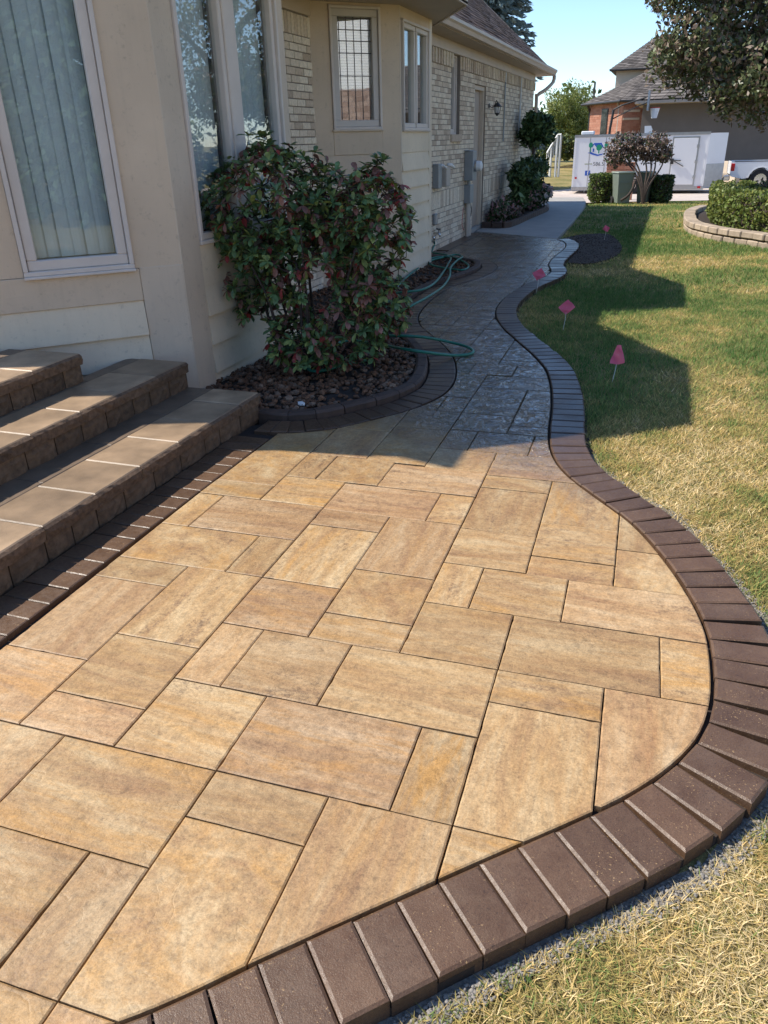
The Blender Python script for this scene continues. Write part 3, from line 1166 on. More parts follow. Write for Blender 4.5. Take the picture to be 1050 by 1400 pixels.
mb.build('driveway', M['drive'], kind='structure')

SP = [(-1.24, 11.55), (-1.255, 12.0), (-1.235, 12.7), (-1.26, 13.3), (-1.42, 13.8), (-1.66, 14.35), (-1.4, 15.05), (-0.98, 15.2), (-0.74, 14.3), (-0.60, 13.2), (-0.66, 12.2), (-0.95, 11.5)]
spc = [tuple(q) for q in catmull(SP + [SP[0]], 0.12)]
if area(spc) < 0:
    spc = spc[::-1]
mb = MB().prism([p for p in spc], -0.12, -0.028)
mb.build('soil_patch', M['soil'], kind='structure')
PP = []
while len(PP) < 900:
    x, y = RS.uniform(-1.6, -0.5), RS.uniform(11.4, 15.2)
    if inside(spc, x, y):
        PP.append((x, y, -0.026))
V, F = stones_np(np.array(PP), RS.uniform(0.004, 0.013, len(PP)))
np_mesh('soil_clods', V, F, None, [M['soil']], stuff=True, label='clods of dark bare soil beside the far end of the walkway', cat='soil')

# ------------------------------------------------------------------ grass blades
lawn_edge = [tuple(rin.off(s, BW + gwid(s) * (0.62 + 0.3 * mnoise.noise(Vector((s * 6, 3, 0)))))) for s in np.linspace(0.0, rin.L - 0.1, 260)]
lawn_poly = lawn_edge + [(-1.70, 14.3), (-1.78, 17), (-1.90, 20.4), (-2.02, 22.3), (-2.2, 23.4), (-1.1, 25.0), (2.5, 26.8), (9, 27.4), (9, -1.6), (-2.6, -1.6)]


def vnoise(X, Y, f, seed):
    return np.array([mnoise.noise(Vector((a * f, b * f, seed))) for a, b in zip(X, Y)])


def gauss(X, Y, cx, cy, rx, ry):
    return np.exp(-(((X - cx) / rx) ** 2 + ((Y - cy) / ry) ** 2))


def dryness(X, Y):
    d = 0.41 + 0.50 * vnoise(X, Y, 0.85, 3.7) + 0.40 * vnoise(X, Y, 2.6, 8.1) + 0.28 * vnoise(X, Y, 8.0, 1.2)
    d += 0.50 * gauss(X, Y, -0.05, 1.0, 0.95, 1.0)          # scorched strip at the near bend
    d += 0.42 * gauss(X, Y, 0.15, 4.0, 0.55, 1.1)
    d += 0.26 * gauss(X, Y, 0.25, 7.9, 0.9, 0.55)
    d += 0.22 * gauss(X, Y, -0.2, 11.8, 0.8, 0.8)
    d -= 0.28 * gauss(X, Y, -0.45, 6.6, 0.55, 1.6)
    d -= 0.30 * gauss(X, Y, -0.6, 9.0, 0.7, 1.6)
    d -= 0.36 * gauss(X, Y, -0.9, 17.5, 1.2, 3.0)
    d -= 0.20 * gauss(X, Y, 1.6, 8.5, 1.0, 3.0)
    d -= 0.22 * gauss(X, Y, 0.6, 13.5, 1.2, 2.0)
    d -= 0.10 * gauss(X, Y, 1.3, 4.4, 0.7, 1.6)
    return np.clip(d, 0, 1)


def blades(n, x0, x1, y0, y1, h, wd, seg2):
    X, Y = RS.uniform(x0, x1, n), RS.uniform(y0, y1, n)
    k = inside_np(lawn_poly, X, Y)
    k &= ~inside_np(spc, X, Y)
    k &= ~inside_np(PLANTER, X, Y)
    k &= (X < 4.6 + 0.14 * Y)
    X, Y = X[k], Y[k]
    n = len(X)
    dry = dryness(X, Y)
    # bare thin spots
    keep = RS.uniform(0, 1, n) < 1.05 - 0.45 * np.clip(dry - 0.75, 0, 1) * 2
    X, Y, dry = X[keep], Y[keep], dry[keep]
    n = len(X)
    zg = np.array([gz(a, b) for a, b in zip(X, Y)]) - 0.006
    H = h * RS.uniform(0.55, 1.4, n) * (1.0 - 0.25 * dry)
    W = wd * RS.uniform(0.5, 1.7, n)
    az = RS.uniform(0, 6.283, n)
    lean = RS.uniform(0.15, 1.1, n) + 1.5 * dry * RS.uniform(0.2, 1, n)
    lx, ly = np.cos(az) * lean, np.sin(az) * lean
    px_, py_ = -np.sin(az), np.cos(az)
    B = np.stack([X, Y, zg], 1)
    side = np.stack([px_ * W / 2, py_ * W / 2, 0 * W], 1)
    mid = B + np.stack([lx * H * .46, ly * H * .46, H * np.clip(1.05 - 0.28 * lean, .25, 1) * .58], 1)
    tip = B + np.stack([lx * H, ly * H, H * np.clip(1.05 - 0.28 * lean, .25, 1)], 1)
    dry = np.clip(dry + RS.normal(0, 0.16, n) - 0.45 * (RS.uniform(0, 1, n) < 0.16), 0, 1)
    tint = RS.uniform(0, 1, n)
    if seg2:
        V = np.stack([B - side, B + side, mid + side * .8, mid - side * .8, tip], 1).reshape(-1, 3)
        i = np.arange(n)[:, None] * 5
        F = np.concatenate([i + np.array([[0, 1, 2]]), i + np.array([[0, 2, 3]]), i + np.array([[3, 2, 4]])], 0)
        return V, F, np.repeat(dry, 5), np.repeat(tint, 5)
    V = np.stack([B - side, B + side, tip], 1).reshape(-1, 3)
    F = np.arange(3 * n).reshape(n, 3)
    return V, F, np.repeat(dry, 3), np.repeat(tint, 3)


PLANTER = [(0.47, 17.7), (0.46, 16.2), (0.55, 15.45), (0.75, 14.95), (1.0, 14.45), (1.4, 13.95), (1.75, 13.5), (3.2, 12.4), (6, 12.2), (7, 20), (2.0, 20.5), (0.85, 19.4), (0.58, 18.6)]
sets = [blades(150000, -1.3, 1.1, -0.1, 2.0, 0.026, 0.0019, True),
        blades(60000, 1.1, 4.6, -0.8, 2.0, 0.032, 0.0042, False),
        blades(30000, -2.4, 1.1, -1.6, -0.1, 0.032, 0.0040, False),
        blades(60000, 1.6, 5.0, 2.0, 5.2, 0.034, 0.0046, False),
        blades(40000, 2.6, 5.6, 5.2, 9.5, 0.038, 0.0070, False),
        blades(20000, 3.6, 6.2, 9.5, 13, 0.045, 0.0100, False),
        blades(100000, -0.6, 1.6, 2.0, 5.2, 0.030, 0.0030, True),
        blades(100000, -1.5, 2.6, 5.2, 9.5, 0.038, 0.0052, False),
        blades(80000, -2.0, 3.6, 9.5, 16, 0.045, 0.0085, False),
        blades(50000, -2.3, 5.5, 16, 27.2, 0.05, 0.013, False)]
Vs, Fs, Ds, Ts, o_ = [], [], [], [], 0
for V, F, D, T in sets:
    Vs.append(V)
    Fs.append(F + o_)
    Ds.append(D)
    Ts.append(T)
    o_ += len(V)
gr = np_mesh('grass', np.concatenate(Vs), np.concatenate(Fs), None, [M['blade']], stuff=True, label='patchy lawn grass, part green and part scorched yellow', cat='grass')
for nm, arr in (('dry', Ds), ('tint', Ts)):
    a = gr.data.attributes.new(nm, 'FLOAT', 'POINT')
    a.data.foreach_set('value', np.concatenate(arr).astype(np.float32))


# ================================================================== HOUSE
house = thing('house', (-3.42, 12.0, 0), 'long cream brick house with taupe bay windows, siding and a brown shingle roof', 'house')
A_O, A_T, A_N = Vector((-2.98, 4.5, 0)), Vector((-.70711, -.70711, 0)), Vector((.70711, -.70711, 0))
B_O, B_T, B_N = Vector((-2.98, 4.5, 0)), Vector((0, 1, 0)), Vector((1, 0, 0))
A2_O, B2_O = Vector((-3.05, 9.45, 0)), Vector((-3.05, 9.45, 0))
ZUP = Vector((0, 0, 1))


def pbox(mb, O, T, N, s0, s1, z0, z1, d0, d1, mi=0, ch=0.0):
    c = O + T * (s0 + s1) / 2 + N * (d0 + d1) / 2 + ZUP * (z0 + z1) / 2
    return mb.obox(c, T * (s1 - s0) / 2, N * (d1 - d0) / 2, ZUP * (z1 - z0) / 2, mi, ch) if T.cross(N).z > 0 else \
        mb.obox(c, N * (d1 - d0) / 2, T * (s1 - s0) / 2, ZUP * (z1 - z0) / 2, mi, ch)


def part(name, m, O, T, N, s0, s1, z0, z1, d0, d1, parent=house, ch=0.0):
    return pbox(MB(), O, T, N, s0, s1, z0, z1, d0, d1, 0, ch).build(name, m, parent)


ZT = 2.93
# --- first bay, angled face towards the steps
part('wall_panel', M['panel'], A_O, A_T, A_N, 0.0, 0.30, 0.90, ZT, -0.10, 0.0)
part('wall_panel', M['panel'], A_O, A_T, A_N, 0.962, 1.245, 0.90, ZT, -0.10, 0.0)
part('wall_panel', M['panel'], A_O, A_T, A_N, 0.30, 0.962, 2.66, ZT, -0.10, 0.0)
part('corner_board', M['trim'], A_O, A_T, A_N, 0.0, 0.275, -0.1, 0.90, -0.10, 0.004, ch=.003)
part('band_board', M['panel'], A_O, A_T, A_N, 0.277, 1.245, 0.695, 0.897, -0.10, 0.006, ch=.004)
zz = [0.693, 0.475, 0.265, 0.06, -0.1]
for i in range(4):
    mb = MB()
    O, T, N = A_O, A_T, A_N
    a, b = 0.279, 1.245
    z1, z0 = zz[i], zz[i + 1]
    P8 = [O + T * a + N * -0.10 + ZUP * z0, O + T * b + N * -0.10 + ZUP * z0, O + T * b + N * 0.022 + ZUP * z0, O + T * a + N * 0.022 + ZUP * z0,
          O + T * a + N * -0.10 + ZUP * (z1 + .004), O + T * b + N * -0.10 + ZUP * (z1 + .004), O + T * b + N * -0.006 + ZUP * (z1 + .004), O + T * a + N * -0.006 + ZUP * (z1 + .004)]
    mb.add(P8, [(0, 1, 2, 3), (7, 6, 5, 4), (3, 2, 6, 7), (0, 3, 7, 4), (1, 5, 6, 2), (0, 4, 5, 1)])
    mb.build('siding_board', M['siding'], house)
# facet of the bay that faces the porch
F_O, F_T, F_N = Vector((-3.86, 3.62, 0)), Vector((-1, 0, 0)), Vector((0, -1, 0))
part('wall_panel', M['panel'], F_O, F_T, F_N, 0.0, 0.12, -0.1, ZT, -0.1, 0.0)
part('wall_panel', M['panel'], F_O, F_T, F_N, 0.12, 0.80, -0.1, 0.90, -0.1, 0.0)
part('wall_panel', M['panel'], F_O, F_T, F_N, 0.12, 0.80, 2.66, ZT, -0.1, 0.0)
part('wall_panel', M['panel'], F_O, F_T, F_N, 0.80, 4.2, -0.1, ZT, -0.1, 0.0)


def siding(O, T, N, s0, s1, ztop, zbot, course, m=None):
    z1 = ztop
    while z1 > zbot + 0.02:
        z0 = max(zbot, z1 - course)
        P8 = [O + T * s0 + N * -0.10 + ZUP * z0, O + T * s1 + N * -0.10 + ZUP * z0, O + T * s1 + N * 0.022 + ZUP * z0, O + T * s0 + N * 0.022 + ZUP * z0,
              O + T * s0 + N * -0.10 + ZUP * (z1 + .004), O + T * s1 + N * -0.10 + ZUP * (z1 + .004), O + T * s1 + N * -0.008 + ZUP * (z1 + .004), O + T * s0 + N * -0.008 + ZUP * (z1 + .004)]
        fs = [(0, 1, 2, 3), (7, 6, 5, 4), (3, 2, 6, 7), (0, 3, 7, 4), (1, 5, 6, 2), (0, 4, 5, 1)]
        MB().add(P8, fs if T.cross(N).z < 0 else [f[::-1] for f in fs]).build('siding_board', m or M['siding'], house)
        z1 = z0


# --- first bay, face along the walkway
part('corner_board', M['trim'], B_O, B_T, B_N, 0.0, 0.24, -0.1, ZT, -0.1, 0.006, ch=.004)
part('corner_board', M['trim'], B_O, B_T, B_N, 1.68, 1.80, -0.1, ZT, -0.1, 0.006, ch=.004)
part('band_board', M['siding'], B_O, B_T, B_N, 0.242, 1.678, 0.72, 0.985, -0.1, 0.0)
part('wall_panel', M['panel'], B_O, B_T, B_N, 0.242, 1.678, 2.66, ZT, -0.1, 0.0)
siding(B_O, B_T, B_N, 0.242, 1.678, 0.718, -0.1, 0.205)
C_O, C_T, C_N = Vector((-2.98, 6.3, 0)), Vector((-.70711, .70711, 0)), Vector((.70711, .70711, 0))
part('wall_panel', M['panel'], C_O, C_T, C_N, 0.0, 1.20, -0.1, ZT, -0.1, 0.0)

# --- second bay
part('wall_panel', M['panel'], A2_O, A_T, A_N, 0.845, 1.10, 1.457, ZT, -0.1, 0.0)
part('wall_panel', M['panel'], A2_O, A_T, A_N, 0.0, 0.232, -0.1, ZT, -0.1, 0.002)
part('band_board', M['panel'], A2_O, A_T, A_N, 0.234, 0.843, 1.46, 1.715, -0.1, 0.004, ch=.003)
part('wall_panel', M['panel'], A2_O, A_T, A_N, 0.234, 0.843, 2.905, ZT, -0.1, 0.0)
siding(A2_O, A_T, A_N, 0.236, 1.10, 1.455, -0.1, 0.2, M['panel'])
part('corner_board', M['trim'], B2_O, B_T, B_N, 0.0, 0.035, -0.1, ZT, -0.1, 0.006, ch=.003)
part('corner_board', M['siding'], B2_O, B_T, B_N, 1.20, 1.32, -0.1, ZT, -0.1, 0.006, ch=.004)
part('band_board', M['siding'], B2_O, B_T, B_N, 0.037, 1.198, 1.46, 1.70, -0.1, 0.002, ch=.003)
part('wall_panel', M['panel'], B2_O, B_T, B_N, 0.037, 1.198, 2.82, ZT, -0.1, 0.0)
siding(B2_O, B_T, B_N, 0.037, 1.198, 1.458, -0.1, 0.196)
D_O, D_T, D_N = Vector((-3.05, 10.77, 0)), Vector((-1, 0, 0)), Vector((0, 1, 0))
part('wall_panel', M['panel'], D_O, D_T, D_N, 0.0, 0.37, -0.1, ZT, -0.1, 0.0)


# --- windows
def window(O, T, N, s0, s1, z0, z1, lights, case=0.028, sash=0.062, blind=None, leaded=False, sill=True, nslat=8, rec=0.0):
    """lights: list of (s0, s1) sashes"""
    fr = MB()
    for (a, b, c, d) in ((s0, s1, z0, z0 + case), (s0, s1, z1 - case, z1), (s0, s0 + case, z0 + case, z1 - case), (s1 - case, s1, z0 + case, z1 - case)):
        pbox(fr, O, T, N, a, b, c, d, -0.09 - rec, 0.022 - rec, 0, 0.004)
    w_ = fr.build('window', M['wframe'], house)
    for (a, b) in lights:
        sb = MB()
        for (q0, q1, c, d) in ((a, b, z0 + case, z0 + case + sash), (a, b, z1 - case - sash, z1 - case),
                               (a, a + sash, z0 + case + sash, z1 - case - sash), (b - sash, b, z0 + case + sash, z1 - case - sash)):
            pbox(sb, O, T, N, q0, q1, c, d, -0.07 - rec, 0.0 - rec, 0, 0.006)
        sb.build('sash', M['wframe'] if not leaded else M['wframe2'], w_)
        ga, gb, gc, gd = a + sash, b - sash, z0 + case + sash, z1 - case - sash
        pbox(MB(), O, T, N, ga - .004, gb + .004, gc - .004, gd + .004, -0.045 - rec, -0.041 - rec).build('pane', M['glass_c'] if leaded else M['glass'], w_)
        if blind == 'vertical':
            n = nslat
            for k in range(n):
                ww = (gb - ga) / n
                c = O + T * (ga + ww * (k + .5)) + N * (-0.13 - rec + 0.006 * (k % 2)) + ZUP * (gc + gd) / 2
                an = math.radians(rnd.uniform(4, 16))
                tx = T * math.cos(an) + N * math.sin(an)
                ny = N * math.cos(an) - T * math.sin(an)
                # slightly cupped slat
                m_ = MB()
                h2 = (gd - gc) / 2
                L5 = []
                for e in range(5):
                    u = (e / 4 - .5)
                    L5.append(c + tx * u * ww * 1.12 + ny * 0.008 * (1 - (2 * u) ** 2))
                for e in range(4):
                    m_.quad(L5[e] - ZUP * h2, L5[e + 1] - ZUP * h2, L5[e + 1] + ZUP * h2, L5[e] + ZUP * h2)
                m_.build('slat', M['blind'], w_)
        if blind == 'shade':
            zm = gc + (gd - gc) * 0.30
            sh = MB()
            n = 26
            for k in range(n):
                c0 = zm + (gd - zm) * k / n
                c1 = zm + (gd - zm) * (k + 1) / n
                pbox(sh, O, T, N, ga, gb, c0, c1 - .004, -0.115, -0.10 + 0.0)
            sh.build('blind', M['blind_w'], w_)
        if leaded:
            lb = MB()
            cols = [0.07, 0.28, 0.50, 0.72, 0.94]
            for f in cols:
                s_ = gb - (gb - ga) * f
                pbox(lb, O, T, N, s_ - .003, s_ + .003, gc, gd, -0.041, -0.036)
            for f in (0.44, 0.66, 0.775, 0.88, 0.985):
                z_ = gc + (gd - gc) * f
                pbox(lb, O, T, N, ga, gb, z_ - .004, z_ + .004, -0.040, -0.034)
            lb.build('leaded_bars', M['lead'], w_)
        # dim room behind the glass
        bx = MB()
        pbox(bx, O, T, N, ga - .05, gb + .05, gc - .05, gd + .05, -0.9, -0.86)
        pbox(bx, O, T, N, ga - .05, ga - .045, gc - .05, gd + .05, -0.86, -0.10)
        pbox(bx, O, T, N, gb + .045, gb + .05, gc - .05, gd + .05, -0.86, -0.10)
        pbox(bx, O, T, N, ga - .045, gb + .045, gc - .05, gc - .045, -0.86, -0.10)
        pbox(bx, O, T, N, ga - .045, gb + .045, gd + .045, gd + .05, -0.86, -0.10)
        bx.build('room_interior', M['dark'], w_)
    return w_


window(A_O, A_T, A_N, 0.302, 0.960, 0.902, 2.658, [(0.332, 0.930)], blind='vertical', nslat=6)
window(F_O, F_T, F_N, 0.122, 0.798, 0.902, 2.658, [(0.152, 0.768)], blind='vertical', nslat=7)
wB = window(B_O, B_T, B_N, 0.244, 1.676, 0.987, 2.658, [(0.274, 0.86), (1.0, 1.646)], sash=0.045, blind='vertical', nslat=6)
part('mullion', M['wframe'], B_O, B_T, B_N, 0.862, 0.998, 1.016, 2.63, -0.08, 0.012, parent=wB, ch=.006)
window(A2_O, A_T, A_N, 0.236, 0.841, 1.717, 2.903, [(0.266, 0.811)], sash=0.07, blind='shade', leaded=True)
window(B2_O, B_T, B_N, 0.10, 1.18, 1.702, 2.818, [(0.13, 0.62), (0.66, 1.15)], sash=0.05, blind='vertical', nslat=5)
part('sill', M['wframe'], A_O, A_T, A_N, 0.30, 0.962, 0.884, 0.902, -0.02, 0.034, ch=.004)
part('sill', M['trim'], A2_O, A_T, A_N, 0.22, 0.86, 1.70, 1.717, -0.02, 0.03, ch=.004)
part('sill', M['trim'], B2_O, B_T, B_N, 0.06, 1.19, 1.686, 1.702, -0.02, 0.03, ch=.004)

# --- brick walls
XW, XS = -3.42, -3.80
DOOR = (14.86, 15.78, -0.05, 2.44)
SLIT = (13.22, 13.80, 1.66, 2.785)
bricks = []                                       # (x face, y0, y1, z0, z1)


def lay(x, y0, y1, rows, holes, seed):
    r = random.Random(seed)
    for (z0, z1, kind) in rows:
        if kind == 's':
            n = int((y1 - y0) / 0.076)
            for k in range(n):
                a = y0 + k * (y1 - y0) / n
                bricks.append([x, a + .004, a + (y1 - y0) / n - .004, z0 + .004, z1 - .004])
        else:
            a = y0 - (0.105 if kind == 'b' else 0.0)
            while a < y1:
                segs = [(max(a, y0), min(a + 0.21, y1))]
                for (h0, h1, hz0, hz1) in holes:
                    if z1 > hz0 + .01 and z0 < hz1 - .01:
                        ns = []
                        for (p, q) in segs:
                            if q <= h0 or p >= h1:
                                ns.append((p, q))
                            else:
                                if p < h0:
                                    ns.append((p, h0))
                                if q > h1:
                                    ns.append((h1, q))
                        segs = ns
                for (p, q) in segs:
                    if q - p > 0.03:
                        bricks.append([x, p + .005, q - .005, z0 + .005, z1 - .005])
                a += 0.21


def rows_main():
    R_ = []
    z = -0.08
    n = 9
    for k in range(n):
        R_.append((z + k * (0.61 + .08) / n, z + (k + 1) * (0.61 + .08) / n, 'ab'[k % 2]))
    R_.append((0.61, 0.86, 's'))
    n = 24
    for k in range(n):
        R_.append((0.86 + k * (2.59 - .86) / n, 0.86 + (k + 1) * (2.59 - .86) / n, 'ab'[k % 2]))
    R_.append((2.59, 2.78, 's'))
    return R_


lay(XW, 10.79, 21.25, [r for r in rows_main() if r[2] != 's'], [DOOR, SLIT], 1)
for (za, zb) in ((0.61, 0.86), (2.59, 2.78)):
    for (ya, yb) in ((10.79, 13.22), (13.80, 21.25)) if zb > 2.5 else ((10.79, 14.86), (15.78, 21.25)):
        lay(XW, ya, yb, [(za, zb, 's')], [], 2)
lay(XS, 6.9, 8.86, [(r[0], r[1], r[2]) for r in rows_main()], [], 3)
wall_parts = {}
mb = MB()
for (ya, yb, za, zb) in ((10.77, 13.22, -.15, 2.79), (13.22, 13.80, -.15, 1.66), (13.80, 14.86, -.15, 2.79),
                         (14.86, 15.78, 2.44, 2.79), (15.78, 21.27, -.15, 2.79)):
    mb.box(XW - 0.2, XW - 0.008, ya, yb, za, zb)
mb.box(-13, XW - 0.2, 21.05, 21.26, -.15, 2.79)
main_wall = mb.build('brick_wall', M['mortar'], house)
strip_wall = MB().box(XS - 0.2, XS - 0.008, 6.0, 9.2, -.15, 2.79).build('brick_wall', M['mortar'], house)
# score each brick by its size in the picture
sc_list = []
for b in bricks:
    p0, p1 = proj((b[0], b[1], b[3])), proj((b[0], b[2], b[4]))
    vis = p0 and -5 < p0[0] < 1060 and -5 < p0[1] < 1400 and (b[0] == XW or 394 < p0[0] < 432) and b[3] > -0.02
    sc_list.append((abs((p1[0] - p0[0])) * abs(p1[1] - p0[1]) if vis else 0))
order = sorted(range(len(bricks)), key=lambda i: -sc_list[i])
ind = set(order[:300])
cache = {}
rest = {XW: MB(), XS: MB()}
tints = {XW: [], XS: []}
for i, b in enumerate(bricks):
    par = main_wall if b[0] == XW else strip_wall
    proud = rnd.uniform(-0.002, 0.003)
    if b[3] > 2.58 and int(round((b[1] - 10.79) / 0.0757)) % 2 and b[0] == XW:
        proud += 0.03
    L, H = b[2] - b[1], b[4] - b[3]
    if i in ind:
        key = (round(L, 3), round(H, 3))
        if key not in cache:
            m_ = MB().obox((0, 0, 0), (0.012, 0, 0), (0, L / 2, 0), (0, 0, H / 2), 0, 0.003)
            me = bpy.data.meshes.new('brick')
            me.from_pydata([tuple(v) for v in m_.v], [], m_.f)
            me.materials.append(M['brick'])
            a = me.attributes.new('tint', 'FLOAT', 'POINT')
            a.data.foreach_set('value', np.zeros(len(m_.v), np.float32))
            cache[key] = me
        o = bpy.data.objects.new('brick', cache[key])
        COL.objects.link(o)
        o.parent = par
        o.location = Vector((b[0] - 0.010 + proud, (b[1] + b[2]) / 2, (b[3] + b[4]) / 2)) - OFF[par.name]
    else:
        m_ = rest[b[0]]
        m_.box(b[0] - 0.02, b[0] + proud, b[1], b[2], b[3], b[4])
        tints[b[0]] += [rnd.random()] * 8
for X_, par in ((XW, main_wall), (XS, strip_wall)):
    o = rest[X_].build('far_bricks', M['brick'], par, stuff=True)
    a = o.data.attributes.new('tint', 'FLOAT', 'POINT')
    a.data.foreach_set('value', np.array(tints[X_], np.float32))

# --- door, slit window, frieze, soffit, gutter
dr = part('door', M['door'], Vector((XW, 0, 0)), B_T, B_N, DOOR[0] + .07, DOOR[1] - .07, 0.06, DOOR[3] - .07, -0.14, -0.10)
for (a, b) in ((DOOR[0], DOOR[0] + .07), (DOOR[1] - .07, DOOR[1])):
    part('door_jamb', M['trim'], Vector((XW, 0, 0)), B_T, B_N, a, b, 0, DOOR[3], -0.19, -0.03)
part('door_head', M['trim'], Vector((XW, 0, 0)), B_T, B_N, DOOR[0] + .07, DOOR[1] - .07, DOOR[3] - .07, DOOR[3], -0.19, -0.03)
part('door_step', M['concrete'], Vector((XW, 0, 0)), B_T, B_N, DOOR[0], DOOR[1], -0.05, 0.06, -0.19, -0.01)
for (za, zb) in ((0.25, 1.0), (1.15, 2.2)):
    part('door_panel', M['door'], Vector((XW, 0, 0)), B_T, B_N, DOOR[0] + .2, DOOR[1] - .2, za, zb, -0.10, -0.09, parent=dr, ch=.004)
MB().disc((XW - 0.06, DOOR[0] + .14, 1.0), (1, 0, 0), 0.03, 0.07, 12).build('handle', M['chrome'], dr)
window(Vector((XW, 0, 0)), B_T, B_N, SLIT[0], SLIT[1], SLIT[2], SLIT[3], [(SLIT[0] + .03, SLIT[1] - .03)], rec=0.08, sash=0.05)
part('sill', M['brick'], Vector((XW, 0, 0)), B_T, B_N, SLIT[0] - .05, SLIT[1] + .05, SLIT[2] - .11, SLIT[2], -0.1, 0.035, ch=.006)
part('frieze_board', M['gutter'], Vector((XW, 0, 0)), B_T, B_N, 10.79, 21.3, 2.79, 2.94, -0.1, 0.015, ch=.003)
part('frieze_board', M['gutter'], Vector((XS, 0, 0)), B_T, B_N, 6.0, 9.2, 2.79, 2.94, -0.1, 0.015)
EX, EZ = -3.10, 2.94                              # main eave
mb = MB().box(-4.6, EX, 6.6, 22.0, EZ, EZ + 0.02)
mb.build('soffit', M['soffit'], house)
gm = MB()
prof = [(EX + .004, EZ + .012), (EX + .07, EZ + .012), (EX + .085, EZ + .06), (EX + .11, EZ + .085), (EX + .11, EZ + .125), (EX + .09, EZ + .125), (EX + .085, EZ + .10), (EX + .004, EZ + .10)]
n = len(prof)
Y0, Y1 = 11.2, 22.05
gm.v = [(x, Y0, z) for x, z in prof] + [(x, Y1, z) for x, z in prof]
gm.f = [(i, (i + 1) % n, n + (i + 1) % n, n + i) for i in range(n)] + [tuple(range(n - 1, -1, -1)), tuple(range(n, 2 * n))]
gm.m = [0] * len(gm.f)
gm.build('gutter', M['gutter'], house)
MB().tube(catmull([(-3.04, 21.9, 2.94), (-3.06, 21.9, 2.80), (-3.20, 21.6, 2.62), (-3.36, 21.42, 2.50), (-3.37, 21.40, 2.3), (-3.37, 21.40, 0.05)], 0.08), 0.042, 8).build('downspout', M['gutter'], house, smooth=True)

# --- roof
K = 0.87
RX, RY0, RY1 = -7.6, 3.35, 22.0
RZ = EZ + 0.10 + K * (EX - RX)
rm = MB()
def slope(x0, x1, y0, y1, dz=0.0):
    z0, z1 = EZ + .10 + K * (EX - x0) + dz, EZ + .10 + K * (EX - x1) + dz
    return [(x0, y0, z0), (x1, y0, z1), (x1, y1, z1), (x0, y1, z0)]
a = slope(EX - .02, RX, 6.4, RY1)
rm.add(a + [(x, y, z - .06) for x, y, z in a], [(3, 2, 1, 0), (4, 5, 6, 7), (0, 1, 5, 4), (1, 2, 6, 5), (2, 3, 7, 6), (3, 0, 4, 7)])
a = slope(-4.6, RX, RY0, 6.4)
rm.add(a + [(x, y, z - .06) for x, y, z in a], [(3, 2, 1, 0), (4, 5, 6, 7), (0, 1, 5, 4), (1, 2, 6, 5), (2, 3, 7, 6), (3, 0, 4, 7)])
zb = EZ + .1
a = [(RX, RY0, RZ), (2 * RX - EX, RY0, zb), (2 * RX - EX, RY1, zb), (RX, RY1, RZ)]
rm.add(a + [(x, y, z - .06) for x, y, z in a], [(3, 2, 1, 0), (4, 5, 6, 7), (0, 1, 5, 4), (1, 2, 6, 5), (2, 3, 7, 6), (3, 0, 4, 7)])
roof = rm.build('roof', M['shingle'], house)
at = roof.data.attributes.new('tint', 'FLOAT', 'POINT')
at.data.foreach_set('value', np.full(len(rm.v), .4, np.float32))
# gable ends and the back wall close the volume
mb = MB()
for yy in (RY0 + .25, 21.2):
    t_ = [(-12.0, yy, -.1), (-3.9 if yy < 10 else XW - .2, yy, -.1), (-3.9 if yy < 10 else XW - .2, yy, 2.95), (RX, yy, RZ - .25), (-12.0, yy, 2.95)]
    mb.add(t_ + [(x, y - .1, z) for x, y, z in t_], [(0, 1, 2, 3, 4), (9, 8, 7, 6, 5)] + [(i, i + 5, (i + 1) % 5 + 5, (i + 1) % 5) for i in range(5)])
mb.box(-12.1, -12.0, RY0 + .2, 21.2, -.1, 2.97)
mb.build('gable_wall', M['panel'], house)
sh = MB()
tn = []
cs = 0.135
m_ = int((EX + .03 - (-6.6)) * math.hypot(1, K) / cs)
ux, uz = -1 / math.hypot(1, K), K / math.hypot(1, K)
for r in range(m_):
    d0, d1 = r * cs, r * cs + cs * 1.12
    y = 10.2 + (0.11 * (r % 3))
    while y < RY1:
        L = rnd.choice([0.16, 0.2, 0.26, 0.32])
        y1 = min(y + L, RY1)
        th = rnd.choice([0.010, 0.013, 0.019])
        bx_, bz = EX + .03, EZ + .10 - K * .03
        A_ = (bx_ + ux * d0 - .0 + uz * th, y, bz + uz * d0 + th)
        B_ = (bx_ + ux * d1 + uz * .003, y, bz + uz * d1 + .003)
        sh.add([A_, B_, (B_[0], y1 - .004, B_[2]), (A_[0], y1 - .004, A_[2]), (bx_ + ux * d0, y, bz + uz * d0), (bx_ + ux * d0, y1 - .004, bz + uz * d0)],
               [(3, 2, 1, 0), (0, 4, 5, 3)])
        tn += [rnd.random()] * 6
        y = y1
so = sh.build('shingles', M['shingle'], roof, stuff=True)
at = so.data.attributes.new('tint', 'FLOAT', 'POINT')
at.data.foreach_set('value', np.array(tn, np.float32))
# rake board at the far gable
MB().add([(EX, 22.0, EZ + .0), (RX, 22.0, RZ - .10), (RX, 22.0, RZ + .02), (EX, 22.0, EZ + .12), (EX, 22.04, EZ), (RX, 22.04, RZ - .10), (RX, 22.04, RZ + .02), (EX, 22.04, EZ + .12)],
         [(0, 1, 2, 3), (7, 6, 5, 4), (0, 4, 5, 1), (1, 5, 6, 2), (2, 6, 7, 3), (3, 7, 4, 0)]).build('rake_board', M['gutter'], house)


